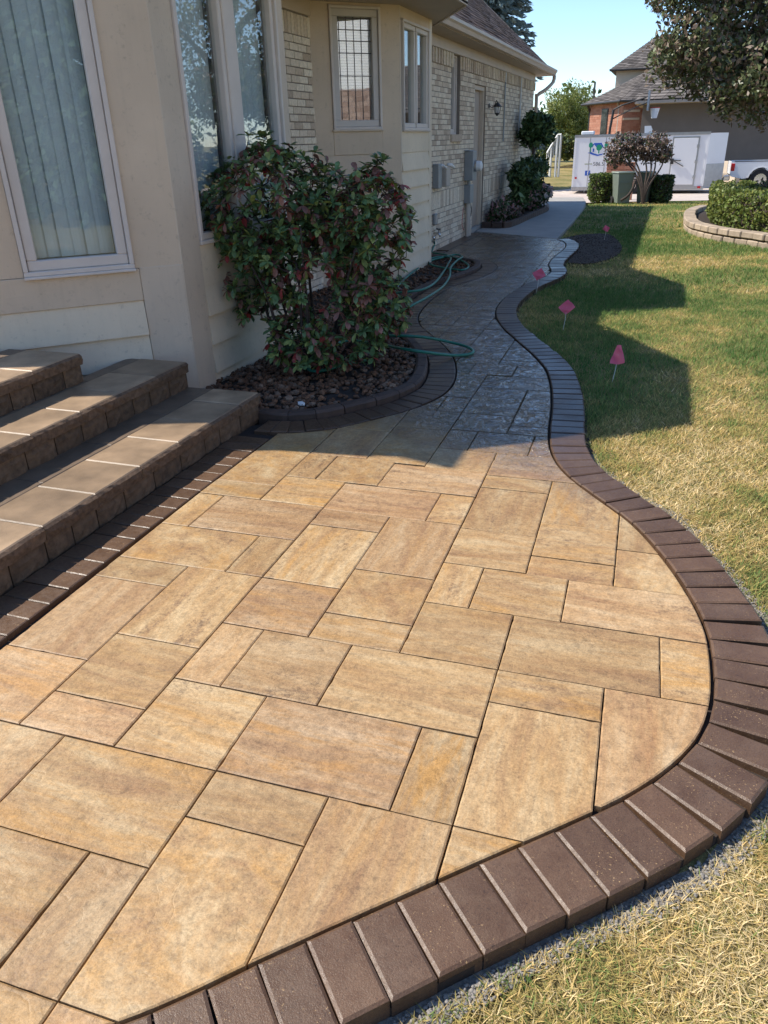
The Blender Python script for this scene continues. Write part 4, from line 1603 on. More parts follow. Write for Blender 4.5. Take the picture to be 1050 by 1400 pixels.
# --- bay roofs: eave outline shaped to throw the ground shadows, soffit, fascia and a low hipped top
def bay_roof(poly, apex):
    if area(poly) < 0:
        poly = poly[::-1]
    MB().prism(poly, EZ - 0.01, EZ + 0.012).build('soffit', M['soffit'], house)
    mb = MB()
    ins = inset(poly, 0.025)
    n = len(poly)
    mb.v = [(x, y, EZ - .022) for x, y in poly] + [(x, y, EZ + .13) for x, y in poly] + [(x, y, EZ - .022) for x, y in ins] + [(x, y, EZ + .13) for x, y in ins]
    for i in range(n):
        j = (i + 1) % n
        mb.f += [(i, j, n + j, n + i), (2 * n + j, 2 * n + i, 3 * n + i, 3 * n + j), (i, 2 * n + i, 2 * n + j, j), (n + i, n + j, 3 * n + j, 3 * n + i)]
    mb.m = [0] * len(mb.f)
    mb.build('fascia', M['gutter'], house)
    rt = MB()
    o2 = inset(poly, -0.03)
    rt.v = [(x, y, EZ + .135) for x, y in o2] + [apex]
    rt.f = [(i, (i + 1) % n, n) for i in range(n)] + [tuple(range(n - 1, -1, -1))]
    rt.m = [0] * len(rt.f)
    r_ = rt.build('roof', M['shingle'], house)
    at = r_.data.attributes.new('tint', 'FLOAT', 'POINT')
    at.data.foreach_set('value', np.full(len(rt.v), .5, np.float32))


bay_roof([(-2.36, 4.66), (-2.36, 6.08), (-3.08, 7.30), (-4.7, 7.30), (-5.75, 3.05), (-5.06, 3.30), (-4.6, 3.46), (-3.86, 3.56), (-3.20, 3.98)], (-5.0, 5.4, 4.3))
bay_roof([(-2.36, 8.40), (-2.36, 9.80), (-3.12, 11.22), (-4.7, 11.22), (-4.7, 7.6), (-3.12, 8.02)], (-4.6, 9.4, 4.25))

# ================================================================== STEPS
stairs = thing('staircase', (-2.8, 2.0, 0), 'three broad stone steps with tan caps and rough brown risers beside the walkway', 'steps')
rs = random.Random(3)


def rough_block(x, y0, y1, z0, z1, deep=0.12, amp=0.008, parent=stairs, name='riser_block', m=None):
    ny, nz = max(3, int((y1 - y0) / .035)), max(3, int((z1 - z0) / .028))
    mb = MB()
    for j in range(nz + 1):
        for i in range(ny + 1):
            e = (i in (0, ny)) or (j in (0, nz))
            mb.v.append((x + (-0.010 if e else rs.uniform(-amp * .4, amp)), y0 + (y1 - y0) * i / ny, z0 + (z1 - z0) * j / nz))
    for j in range(nz):
        for i in range(ny):
            a = j * (ny + 1) + i
            mb.f.append((a, a + 1, a + ny + 2, a + ny + 1))
            mb.m.append(0)
    o = len(mb.v)
    mb.v += [(x - .010, y0, z0), (x - .010, y1, z0), (x - .010, y1, z1), (x - .010, y0, z1), (x - deep, y0, z0), (x - deep, y1, z0), (x - deep, y1, z1), (x - deep, y0, z1)]
    for f in ((0, 1, 5, 4), (1, 2, 6, 5), (2, 3, 7, 6), (3, 0, 4, 7), (4, 5, 6, 7)):
        mb.f.append(tuple(o + k for k in f[::-1]))
        mb.m.append(0)
    return mb.build(name, m or M['riser'], parent)


def cap_stone(x0, x1, y0, y1, z0, z1, rough=True):
    # rectangular slab whose front (+x) edge is split by hand
    n = 9
    top = [(x0, y0 + .002), (x0, y1 - .002)][::-1]
    front_t, front_b = [], []
    ph = rs.uniform(0, 9)
    for k in range(n + 1):
        y = y0 + .002 + (y1 - y0 - .004) * k / n
        j = 0.0045 * mnoise.noise(Vector((y * 14, ph, 0))) if rough else 0
        front_t.append((x1 - 0.014 + j, y))
        front_b.append((x1 + j * .5 + rs.uniform(-.004, .005), y))
    mb = MB()
    pt = top + front_t                            # x0,y1 -> x0,y0 -> front y0..y1  (ccw)
    m_ = len(pt)
    pi = inset(pt, 0.0065)
    mb.v = [(x, y, z1) for x, y in pi] + [(x, y, z1 - .005) for x, y in pt]
    mb.f = [tuple(range(m_))]
    for i in range(m_):
        j = (i + 1) % m_
        mb.f.append((m_ + i, m_ + j, j, i))
    o = len(mb.v)
    mb.v += [(x, y, z1 - .016) for x, y in front_b] + [(x + rs.uniform(-.006, .006), y, (z0 + z1) / 2 - .004) for x, y in front_b] + [(x - .004, y, z0) for x, y in front_b]
    for k in range(n):
        a, b = m_ + 2 + k, m_ + 3 + k
        mb.f.append((a, o + k, o + k + 1, b)[::1])
        mb.f.append((o + k, o + n + 1 + k, o + n + 2 + k, o + k + 1))
        mb.f.append((o + n + 1 + k, o + 2 * n + 2 + k, o + 2 * n + 3 + k, o + n + 2 + k))
    p = len(mb.v)
    mb.v += [(x0, y1 - .002, z0), (x0, y0 + .002, z0)]
    mb.f.append((m_, m_ + 1, p + 1, p)[::-1])
    mb.f.append((m_ + 1, m_ + 2, o, o + n + 1, o + 2 * n + 2, p + 1)[::-1])
    mb.f.append((m_ + 2 + n, m_, p, o + 3 * n + 2, o + 2 * n + 1, o + n)[::-1])
    mb.m = [0] * (m_ + 1) + [1] * (len(mb.f) - m_ - 1)
    return mb.build('step_cap', [M['cap'], M['capface']], stairs)


H1, H2, H3 = 0.165, 0.332, 0.50
CT = 0.066
for (xf, top, base, yend, js, depth, back) in (
        (-2.325, H1, 0.0, 4.20, [-0.5, -0.16, 0.18, 0.52, 0.86, 1.20, 1.55, 1.89, 2.23, 2.575, 2.92, 3.27, 3.60, 3.94, 4.20], 0.345, -2.95),
        (-2.835, H2, H1, 4.20, [-0.5, -0.1, 0.26, 0.62, 0.98, 1.34, 1.70, 2.06, 2.42, 2.78, 3.15, 3.51, 3.86, 4.20], 0.36, -3.3),
        (-3.205, H3, H2, 3.66, [-0.5, -0.1, 0.3, 0.66, 1.02, 1.38, 1.74, 2.1, 2.5, 2.88, 3.26, 3.66], 0.40, -3.75)):
    for a, b in zip(js, js[1:]):
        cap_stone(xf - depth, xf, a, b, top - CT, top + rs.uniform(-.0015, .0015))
    yy = -0.5
    while yy < yend - .03:
        L = rs.choice([0.17, 0.21, 0.25])
        y2 = min(yy + L, yend)
        if yend - y2 < .06:
            y2 = yend
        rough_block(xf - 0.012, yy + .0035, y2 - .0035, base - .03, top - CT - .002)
        yy = y2
    # second row of tread slabs running back under the next step
    yy = -0.5
    k = 0
    while yy < yend:
        y2 = min(yy + 0.52, yend)
        if yend - y2 < .12:
            y2 = yend
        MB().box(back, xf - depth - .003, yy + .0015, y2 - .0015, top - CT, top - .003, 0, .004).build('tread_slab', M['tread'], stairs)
        yy = y2
    # end block closing each step
    MB().box(back, xf - .03, yend - .10, yend - .012, base - .03, top - CT - .003).build('core_fill', M['riser'], stairs)
yy = -0.5
while yy < 3.6:                                   # porch landing
    y2 = min(yy + .55, 3.6)
    x = -3.753
    while x > -6.4:
        MB().box(x - .55, x - .003, yy + .0015, y2 - .0015, H3 - CT, H3 - .002, 0, .004).build('landing_slab', M['cap'], stairs)
        x -= .553
    yy = y2
MB().box(-6.6, -3.60, -0.5, 3.6, -.1, H3 - CT - .002).build('core_fill', M['riser'], stairs)


# ================================================================== PLANTING BED
NB = 150
bed_curb_in = [lin_.off(s, -(BW + 0.115)) for s in np.linspace(0.05, lin_.L - 0.75, NB)]
bed_poly = [tuple(p) for p in bed_curb_in] + [(-3.40, 11.7), (-3.40, 10.8), (-3.08, 10.8), (-3.08, 9.45), (-3.8, 8.7), (-3.79, 7.1), (-3.0, 6.3), (-3.0, 4.5), (-3.1, 4.16), (-2.35, 4.16)]
if area(bed_poly) < 0:
    bed_poly = bed_poly[::-1]
mb = MB().prism(clean(bed_poly, .01), -0.15, 0.015)
bed = mb.build('planting_bed', M['mulch'], kind='structure', label='planting bed of dark mulch and rusty stones between house and walkway', cat='planting bed')
s = 0.02
sE = lin_.L - 0.70
while s < sE:
    L = min(0.27, sE - s)
    if L < .08:
        break
    n = 4
    mb = MB()
    prof = [(BW + .012, -.06), (BW + .012, .034), (BW + .026, .050), (BW + .085, .052), (BW + .104, .038), (BW + .104, -.06)]
    for k in range(n + 1):
        ss = s + .004 + (L - .008) * k / n
        for (d, z) in prof:
            p = lin_.off(ss, -d)
            mb.v.append((p.x, p.y, z + 0.004 * mnoise.noise(Vector((ss * 9, d * 30, z * 30)))))
    np_ = len(prof)
    for k in range(n):
        for i in range(np_):
            j = (i + 1) % np_
            a = k * np_
            mb.f.append((a + i, a + j, a + np_ + j, a + np_ + i))
    mb.f += [tuple(range(np_ - 1, -1, -1)), tuple(n * np_ + i for i in range(np_))]
    mb.m = [0] * len(mb.f)
    mb.build('edging_block', M['curb'], bed)
    s += L
# loose stones: the nearest are pieces of their own
PP = []
while len(PP) < 5200:
    x, y = RS.uniform(-3.8, -1.5), RS.uniform(4.1, 11.7)
    if y > 7.5 and RS.uniform() < .62:
        continue
    if inside(bed_poly, x, y):
        dk = mnoise.noise(Vector((x * 1.6, y * 1.6, 4)))
        if dk < -0.22 and RS.uniform() < .7:
            continue
        PP.append((x, y, 0.02 + RS.uniform(0, 0.018)))
PP = np.array(PP)
SZ = RS.uniform(0.008, 0.026, len(PP))
sc_ = []
for p, q in zip(PP, SZ):
    r = proj(p)
    sc_.append(q / max(.3, math.hypot(p[0], p[1])) if r and 320 < r[0] < 640 and r[1] > 480 else 0)
od = np.argsort(-np.array(sc_))
first = od[:280]
protos = []
for k in range(8):
    V, F = stones_np(np.zeros((1, 3)), np.ones(1), .7)
    me = bpy.data.meshes.new('stone')
    me.from_pydata([tuple(v) for v in V], [], [tuple(int(i) for i in f) for f in F])
    me.materials.append(M['stone1'] if k % 3 else M['stone2'])
    protos.append(me)
for i in first:
    o = bpy.data.objects.new('stone', protos[rnd.randrange(8)])
    COL.objects.link(o)
    o.parent = bed
    o.location = PP[i]
    o.scale = (SZ[i],) * 3
    o.rotation_euler = (rnd.uniform(-.4, .4), rnd.uniform(-.4, .4), rnd.uniform(0, 6))
rest_i = od[280:]
V, F = stones_np(PP[rest_i], SZ[rest_i], .7)
mi = np.repeat(RS.choice(2, len(rest_i), p=[.7, .3]), 20)
np_mesh('small_stones', V, F, mi, [M['stone1'], M['stone2']], bed, stuff=True)
tag(MB().add(*[(lambda a: (a[0], [tuple(int(i) for i in f) for f in a[1]]))(stones_np(np.array([[*g(412, 552, .05)[:2], .05]]), np.array([.026])))][0]).build('pale_rock', M['pvc'], bed))


# ================================================================== RHODODENDRON
def leaf_template():
    # obovate leaf along +x, unit length, folded along the midrib and curling down
    xs_ = [0.0, 0.22, 0.5, 0.78, 1.0]
    ws = [0.035, 0.13, 0.215, 0.205, 0.0]
    V, F = [], []
    for x, w_ in zip(xs_, ws):
        zc = -0.16 * x * x
        V += [(x, -w_, zc + w_ * .30), (x, 0, zc), (x, w_, zc + w_ * .30)]
    for i in range(4):
        a = i * 3
        F += [(a, a + 1, a + 4, a + 3), (a + 1, a + 2, a + 5, a + 4)]
    return np.array(V), np.array(F)


LV, LF = leaf_template()
bush_base = Vector((-2.46, 5.30, 0.02))
bush = thing('rhododendron_shrub', bush_base, 'big rounded leathery leaved shrub with green and bronze leaves in front of the bay window', 'shrub')


def frame_from(d, roll):
    d = d / np.linalg.norm(d)
    up = np.array([0, 0, 1.0])
    s_ = np.cross(up, d)
    if np.linalg.norm(s_) < 1e-3:
        s_ = np.array([1.0, 0, 0])
    s_ /= np.linalg.norm(s_)
    n = np.cross(d, s_)
    c, sn = math.cos(roll), math.sin(roll)
    s2, n2 = s_ * c + n * sn, n * c - s_ * sn
    return np.stack([d, s2, n2], 1)


# crown built of lobes: centre, radii, rosettes
LOBES = [((-0.27, 0.10, 1.13), (0.57, 0.52, 0.47), 470), ((-0.50, 0.0, 0.80), (0.43, 0.4, 0.36), 215), ((0.0, 0.0, 0.80), (0.45, 0.45, 0.36), 150), ((0.50, 0.1, 1.02), (0.30, 0.36, 0.44), 215),
         ((0.50, 0.05, 0.60), (0.30, 0.33, 0.36), 150), ((0.06, -0.22, 0.27), (0.27, 0.27, 0.24), 100), ((0.34, -0.1, 0.36), (0.30, 0.28, 0.26), 95), ((-0.30, -0.1, 0.45), (0.20, 0.2, 0.17), 40), ((0.20, 0.1, 1.06), (0.28, 0.34, 0.36), 110)]
ros = []
for li_, (c, r, n) in enumerate(LOBES):
    k = 0
    while k < n:
        d = rand_dirs(1)[0]
        rr = (0.62 + 0.38 * RS.uniform() ** .5) * (1 + 0.28 * mnoise.noise(Vector(d * 2.2) + Vector((li_ * 5, 0, 0))))
        p = np.array(c) + d * np.array(r) * rr
        if p[2] < 0.10:
            continue
        if mnoise.noise(Vector(p * 3.1) + Vector((0, 9, 0))) < -0.26 and p[2] < 0.85:
            continue
        ros.append((p, d))
        k += 1
LVs, LFs, LMi, cents = [], [], [], []
o_ = 0
for (p, d) in ros:
    ax = d * np.array([1, 1, .7]) + np.array([0, 0, 0.75]) + RS.normal(0, .25, 3)
    ax /= np.linalg.norm(ax)
    nl = RS.randint(6, 11)
    bronze = 0.30 + 0.55 * mnoise.noise(Vector(p * 2.4) + Vector((3, 1, 7))) + 0.35 * max(0, p[0] - .35)
    ph = RS.uniform(0, 6.28)
    t1 = np.cross(ax, [0.3, 0.5, 0.8])
    t1 /= np.linalg.norm(t1)
    t2 = np.cross(ax, t1)
    old = RS.uniform() < bronze * 1.05
    for k in range(nl):
        an = ph + 2.4 * k
        el = RS.uniform(0.05, 0.75) - (0.75 if old and RS.uniform() < .6 else 0)
        dirv = (t1 * math.cos(an) + t2 * math.sin(an)) * math.cos(el) + ax * math.sin(el)
        if old:
            dirv[2] -= 0.35
        R_ = frame_from(dirv, RS.uniform(-.5, .5))
        L = RS.uniform(0.044, 0.090)
        V = (LV * L) @ R_.T + p + np.array(bush_base)
        LVs.append(V)
        LFs.append(LF + o_)
        o_ += len(LV)
        if old:
            c = RS.choice(4, p=[.22, .14, .56, .08])
        else:
            c = RS.choice(4, p=[.66, .27, .06, .01])
        LMi.append(c)
        cents.append(p + np.array(bush_base) + dirv * L * .5)
cents = np.array(cents)
LMi = np.array(LMi)
camd = np.linalg.norm(cents - np.array([0, 0, EYE]), axis=1)
od = np.argsort(camd)
lm = [M['rh_g'], M['rh_o'], M['rh_p'], M['rh_r']]
sel = set(od[:1500:5][:300].tolist())
for i in sel:
    me = bpy.data.meshes.new('leaf')
    me.from_pydata([tuple(v - np.array(bush_base)) for v in LVs[i]], [], [tuple(int(q) for q in f) for f in LF])
    me.materials.append(lm[LMi[i]])
    me.polygons.foreach_set('use_smooth', [True] * len(LF))
    o = bpy.data.objects.new('leaf', me)
    COL.objects.link(o)
    o.parent = bush
rest_i = [i for i in range(len(LVs)) if i not in sel]
V = np.concatenate([LVs[i] for i in rest_i])
F = np.concatenate([LF + k * len(LV) for k in range(len(rest_i))])
np_mesh('foliage', V, F, np.repeat(LMi[rest_i], len(LF)), lm, bush, stuff=True, smooth=True)
# limbs
st = MB()
bb = np.array(bush_base)
stem_pts = []
for k in range(11):
    an = k * 2.4
    b0 = bb + np.array([math.cos(an) * .07 * (k % 3), math.sin(an) * .07, -.02])
    e = np.array([math.cos(an) * RS.uniform(.22, .55), math.sin(an) * RS.uniform(.15, .4), RS.uniform(.75, 1.2)])
    m1 = b0 + e * .35 + np.array([math.cos(an), math.sin(an), 0]) * .06
    pts = [b0, m1, b0 + e * .7, b0 + e]
    cp = catmull([Vector(p) for p in pts], .06)
    st.tube(cp, [0.017 * (1 - .7 * q / len(cp)) for q in range(len(cp))], 6)
    stem_pts += [np.array(q) for q in cp[len(cp) // 4:]]
nodes = [np.array(q) for q in stem_pts]
for (p, d) in sorted(ros, key=lambda r_: np.linalg.norm(r_[0])):
    wpt = p + bb
    Nn = np.array(nodes)
    dist = np.linalg.norm(Nn - wpt, axis=1) + 0.5 * np.maximum(0, Nn[:, 2] - wpt[2])
    q = Nn[np.argmin(dist)]
    mid = (q + wpt) / 2 + np.array([0, 0, -.02]) + RS.normal(0, .012, 3)
    st.tube([q, mid, wpt], [.005, .004, .003], 4, caps=False)
    nodes.append(wpt)
st.build('stems', M['bark'], bush, smooth=True)

# ================================================================== GARDEN HOSE
HP = [(593, 326, .22), (594, 334, .10), (591, 345, .045), (604, 347, .05), (622, 352, .06), (640, 362, .05), (634, 369, .05), (612, 367, .05), (590, 362, .05), (586, 355, .06), (600, 351, .07), (616, 352, .07), (612, 362, .08),
      (606, 372, .09), (594, 387, .10), (577, 396, .11), (556, 399, .11), (530, 402, .08), (512, 412, .06), (516, 424, .06), (540, 428, .08), (564, 417, .11), (588, 404, .10), (606, 391, .05), (615, 377, .07),
      (616, 366, .11), (625, 356, .10), (632, 351, .06), (622, 348, .06), (606, 352, .06), (590, 356, .06), (572, 366, .05), (545, 390, .05), (520, 430, .05), (492, 452, .05), (515, 458, .08), (548, 459, .12), (580, 461, .10), (612, 467, .04), (636, 473, .022), (647, 479, .016), (645, 484, .014), (622, 486, .016),
      (585, 482, .09), (552, 477, .115), (516, 470, .07), (480, 466, .05), (452, 472, .05), (430, 484, .06), (415, 498, .05), (432, 508, .05), (465, 500, .05), (500, 492, .05)]
hp = [g(x, y, z) for x, y, z in HP]
hose = thing('garden_hose', hp[20], 'green garden hose looped across the planting bed and onto the walkway', 'hose')
MB().tube(smooth_curve(catmull(hp, 0.03), 3), 0.0125, 8).build('tube', M['hose'], hose, smooth=True)
MB().tube([hp[0] + Vector((0, 0, .03)), hp[0], hp[0] + (hp[1] - hp[0]) * .3], [.016, .019, .016], 10).build('coupling', M['chrome'], hose, smooth=True)

# ================================================================== MARKER FLAGS
FL = [((845, 485), 0.16, .105, .10, 0.55, 'nearest pink marker flag standing in the shaded grass, pointing straight up'),
      ((775, 420), 0.17, .115, .10, 0.2, 'square pink marker flag turned on its corner beside the second walkway bend'),
      ((737, 375), 0.17, .125, .10, -0.5, 'pink marker flag leaning over the far brick border'),
      ((829, 312.5), 0.16, .10, .08, 0.9, 'smallest and farthest pink marker flag, beside the bare soil patch')]
for (pc, zc, wd, ht, rot, lab) in FL:
    c = g(*pc, zc)
    base = Vector((c.x - 0.02, c.y + .01, -0.05))
    f = thing('marker_flag', base, lab, 'flag', 'pink marker flags in the lawn')
    tilt = {0: 0.78, 1: 0.72, 2: 0.5, 3: -0.5}[FL.index((pc, zc, wd, ht, rot, lab))]
    first_ = pc == (845, 485)
    n = 7
    mb = MB()
    for j in range(n):
        for i in range(n):
            u, v = i / (n - 1) - .5, j / (n - 1) - .5
            if first_:
                u *= 1.0 - 0.85 * max(0, v + .35)
                v *= 1.35
            a, b = u * wd, v * ht
            a, b = (a * math.cos(tilt) - b * math.sin(tilt), a * math.sin(tilt) + b * math.cos(tilt)) if not first_ else (a, b)
            yv = 0.022 * math.sin(u * 6 + v * 3) + 0.010 * math.sin(v * 9 + u * 4)
            mb.v.append((c.x + a * math.cos(rot * .4), c.y + yv + a * math.sin(rot * .4), c.z + b))
    for j in range(n - 1):
        for i in range(n - 1):
            a = j * n + i
            mb.f.append((a, a + 1, a + n + 1, a + n))
            mb.m.append(0)
    mb.build('flag', M['pink'], f, smooth=True)
    MB().tube([base, base.lerp(c, .5) + Vector((.004, 0, 0)), c], 0.0026, 5).build('wire', M['pvc'], f)

# ================================================================== THINGS ON THE BRICK WALL
lamp = thing('wall_lantern', (XW, 16.2, 2.12), 'dark metal lantern on a curled bracket beside the side door', 'lantern')
KL, LY, LZ = 0.66, 16.05, 2.14


def lp(dx, dy, dz):
    return (XW + dx * KL, LY + dy * KL, LZ + dz * KL)


MB().disc(lp(.012, 0, 0), (1, 0, 0), 0.06 * KL, 0.024 * KL, 16).build('back_plate', M['blackm'], lamp)
MB().tube(catmull([lp(.02, 0, 0), lp(.10, 0, -.05), lp(.18, 0, .03), lp(.22, 0, .13), lp(.25, 0, .07)], .02), .011 * KL, 6).build('bracket', M['blackm'], lamp, smooth=True)
MB().tube([lp(.25, 0, .08), lp(.25, 0, .05), lp(.25, 0, -.03), lp(.25, 0, -.04)], [.015 * KL, .05 * KL, .13 * KL, .13 * KL], 8).build('hood', M['blackm'], lamp)
MB().tube([lp(.25, 0, -.04), lp(.25, 0, -.19)], [.095 * KL, .06 * KL], 6).build('glass_body', M['car'], lamp)
cg = MB()
for k in range(6):
    an = k * math.pi / 3
    cg.tube([lp(.25 + .10 * math.cos(an), .10 * math.sin(an), -.04), lp(.25 + .065 * math.cos(an), .065 * math.sin(an), -.20)], .007 * KL, 4)
cg.tube([lp(.25, 0, -.19), lp(.25, 0, -.22), lp(.25, 0, -.27)], [.075 * KL, .06 * KL, .01 * KL], 8)
cg.build('cage', M['blackm'], lamp)

mt = thing('electric_meter', (XW, 14.4, 1.2), 'grey electric meter box with round dial on the brick wall', 'electric meter')
MB().box(XW + .002, XW + .16, 14.16, 14.44, 0.93, 1.40, 0, .008).build('cabinet', M['grey'], mt)
MB().box(XW + .001, XW + .10, 14.13, 14.47, 1.40, 1.415).build('rain_lip', M['grey'], mt)
MB().tube([(XW + .16, 14.30, 1.16), (XW + .20, 14.30, 1.16)], .095, 18).build('meter_ring', M['chrome'], mt)
MB().tube([(XW + .20, 14.30, 1.16), (XW + .27, 14.30, 1.16), (XW + .29, 14.30, 1.16)], [.085, .080, .05], 18).build('dial_cover', M['white'], mt, smooth=False)
MB().box(XW + .002, XW + .12, 14.18, 14.43, 0.56, 0.86, 0, .008).build('junction_box', M['grey'], mt)
MB().tube([(XW + .06, 14.30, 0.93), (XW + .06, 14.30, 0.86)], .03, 8).build('nipple', M['grey'], mt)
MB().tube([(XW + .06, 14.24, 0.56), (XW + .06, 14.24, -0.04)], .032, 10).build('conduit', M['tanbox'], mt)
MB().tube([(XW + .05, 14.36, 0.56), (XW + .05, 14.36, 0.30), (XW + .06, 14.40, -0.04)], .040, 10).build('conduit', M['tanbox'], mt)
MB().tube(catmull([(XW + .03, 14.55, .60), (XW + .05, 14.60, .40), (XW + .03, 14.56, .25), (XW + .04, 14.5, .05)], .05), .008, 5).build('cable', M['blackm'], mt)
MB().tube(catmull([(XW + .03, 14.05, .50), (XW + .04, 13.96, .38), (XW + .02, 14.02, .22), (XW + .03, 14.12, .12)], .05), .006, 5).build('cable', M['redpaint'], mt)

ub = thing('utility_box', (XW, 12.4, 1.1), 'pale utility boxes with a white cap on the brick wall', 'utility box')
MB().box(XW + .002, XW + .10, 12.14, 12.34, .92, 1.26, 0, .008).build('rear_box', M['grey'], ub)
MB().box(XW + .002, XW + .16, 12.40, 12.62, .93, 1.20, 0, .012).build('front_box', M['tanbox'], ub)
MB().tube([(XW + .12, 12.56, 1.24), (XW + .17, 12.62, 1.23), (XW + .2, 12.68, 1.19)], [.022, .028, .02], 10).build('white_cap', M['white'], ub, smooth=True)
MB().tube([(XW + .05, 12.26, 1.20), (XW + .12, 12.3, 1.24), (XW + .16, 12.36, 1.2)], .018, 8).build('elbow', M['pvc'], ub, smooth=True)
mb = MB()                                         # hand-sprayed mark on the bricks
zz_ = [(12.86, 1.15), (12.98, 1.16), (12.97, 1.11), (12.88, 1.04), (12.98, 1.03), (12.99, 0.99), (12.90, 0.97)]
mb.tube([(XW + .006, a, b) for a, b in zz_], .009, 5)
tag(mb.build('paint_mark', M['redpaint']), 'red sprayed squiggle on the bricks beside the utility box', 'paint mark')

ot = thing('wall_outlet', (XW, 12.2, .45), 'small grey outlet cover low on the brick wall', 'outlet')
MB().box(XW + .002, XW + .05, 12.14, 12.26, .40, .56, 0, .008).build('cover', M['grey'], ot)
MB().box(XW + .05, XW + .056, 12.17, 12.23, .43, .53, 0, .002).build('flap', M['tanbox'], ot)
sp = thing('water_tap', (XW, 12.23, .25), 'brass water tap feeding the green hose', 'tap')
MB().tube([(XW, 12.22, .27), (XW + .06, 12.22, .27), (XW + .10, 12.22, .25), (XW + .11, 12.22, .22)], [.016, .016, .018, .015], 8).build('spout', M['chrome'], sp, smooth=True)
MB().disc((XW + .08, 12.22, .33), (.3, 0, 1), .035, .014, 10).build('handle', M['blackm'], sp)
MB().tube([(XW + .075, 12.22, .28), (XW + .08, 12.22, .33)], .008, 6).build('stem', M['chrome'], sp)
for yy, z0, lab in ((17.45, 1.52, 'thin grey pipe hanging down the brick wall, nearer of the two'), (19.25, 1.50, 'thin grey pipe hanging down the brick wall, farther of the two')):
    tag(MB().tube([(XW + .03, yy, 2.78), (XW + .03, yy, z0)], .016 if yy < 18 else .02, 8).build('wall_pipe', M['pvc' if yy > 18 else 'grey']), lab, 'pipe', 'pipes on the brick wall')


# ================================================================== FLOWER BED BY THE WALL
fb = MB().prism([(-3.41, 15.75), (-2.95, 15.80), (-2.80, 17.5), (-2.72, 19.6), (-3.0, 20.8), (-3.41, 20.8)], -0.1, 0.05).build('flower_bed', M['mulch'], kind='structure')
edge = Path(catmull([(-3.40, 15.68), (-2.98, 15.70), (-2.86, 16.2), (-2.80, 17.5), (-2.70, 19.5), (-2.9, 20.7)], .05))
s = 0
while s < edge.L - .1:
    p, t = edge.at(s + .1), edge.tan(s + .1)
    MB().obox((p.x, p.y, .04), (t.x * .096, t.y * .096, 0), (-t.y * .045, t.x * .045, 0), (0, 0, .075), 0, .008).build('edging_block', M['curb'], fb)
    s += 0.2


def foliage_thing(name, base, label, cat, blobs, mats, probs, size, long=1.5, trunk=None, group=None, shell=.45, bump=.25, smooth=False, barkm='bark', droop=0., mb_trunk=None, leafname='foliage'):
    t = thing(name, base, label, cat, group)
    Vs, Fs, Ms, o_ = [], [], [], 0
    for k, (c, r, n) in enumerate(blobs):
        P, d = blob_points(n, c, r, shell, k + len(name), bump)
        V, F, mi = leaf_quads(P, size, probs, long, nrm=d, droop=droop)
        Vs.append(V)
        Fs.append(F + o_)
        Ms.append(mi)
        o_ += len(V)
    np_mesh(leafname, np.concatenate(Vs), np.concatenate(Fs), np.concatenate(Ms), mats, t, stuff=True)
    if mb_trunk:
        mb_trunk.build('trunk', M[barkm], t, smooth=True)
    return t


# pom-pom shrub against the wall
tb = MB()
c1, c2 = oy(733, 178, 19.2), oy(716, 243, 17.6)
tb.tube(catmull([(-3.02, 18.2, .03), (-3.05, 18.3, .45), (-2.98, 18.7, 1.0), (c1.x, 19.2, c1.z)], .1), .035, 7)
tb.tube(catmull([(-3.02, 18.2, .3), (-3.1, 17.9, .5), (c2.x, 17.6, c2.z)], .1), .03, 7)
foliage_thing('pompom_shrub', (-3.02, 18.2, .03), 'dark clipped shrub with a round leafy ball on a bare stem against the brick wall', 'shrub',
              [((c1.x, 19.2, c1.z), (.40, .42, .36), 1500), ((c2.x + .02, 17.6, c2.z), (.36, .5, .28), 1000), ((c2.x + .12, 17.9, c2.z + .16), (.34, .4, .22), 600), ((c2.x - .02, 17.4, c2.z - .32), (.22, .35, .28), 500)],
              [M['hedge_d'], M['rh_g']], [3, 2], .075, 2.0, mb_trunk=tb)
c3 = g(735, 270, .3)
foliage_thing('flowering_bush', (-2.95, 19.2, .03), 'low bush with pale pink blossoms at the far end of the wall bed', 'bush',
              [((-2.98, 19.4, .30), (.34, .6, .30), 700), ((-2.80, 19.6, .42), (.22, .4, .22), 330)], [M['hedge_d'], M['flow_w'], M['flow_p']], [3, 1.3, .7], .075, 1.4)
foliage_thing('flower_clump', (-3.15, 16.5, .03), 'clump of dusty pink flowers and dark leaves at the near end of the wall bed', 'flowers',
              [((-3.16, 16.15, .24), (.22, .42, .24), 620), ((-3.10, 17.0, .26), (.24, .5, .24), 480)], [M['hedge_d'], M['flow_p'], M['smoke']], [3.2, 1.0, 1.4], .055, 1.7)


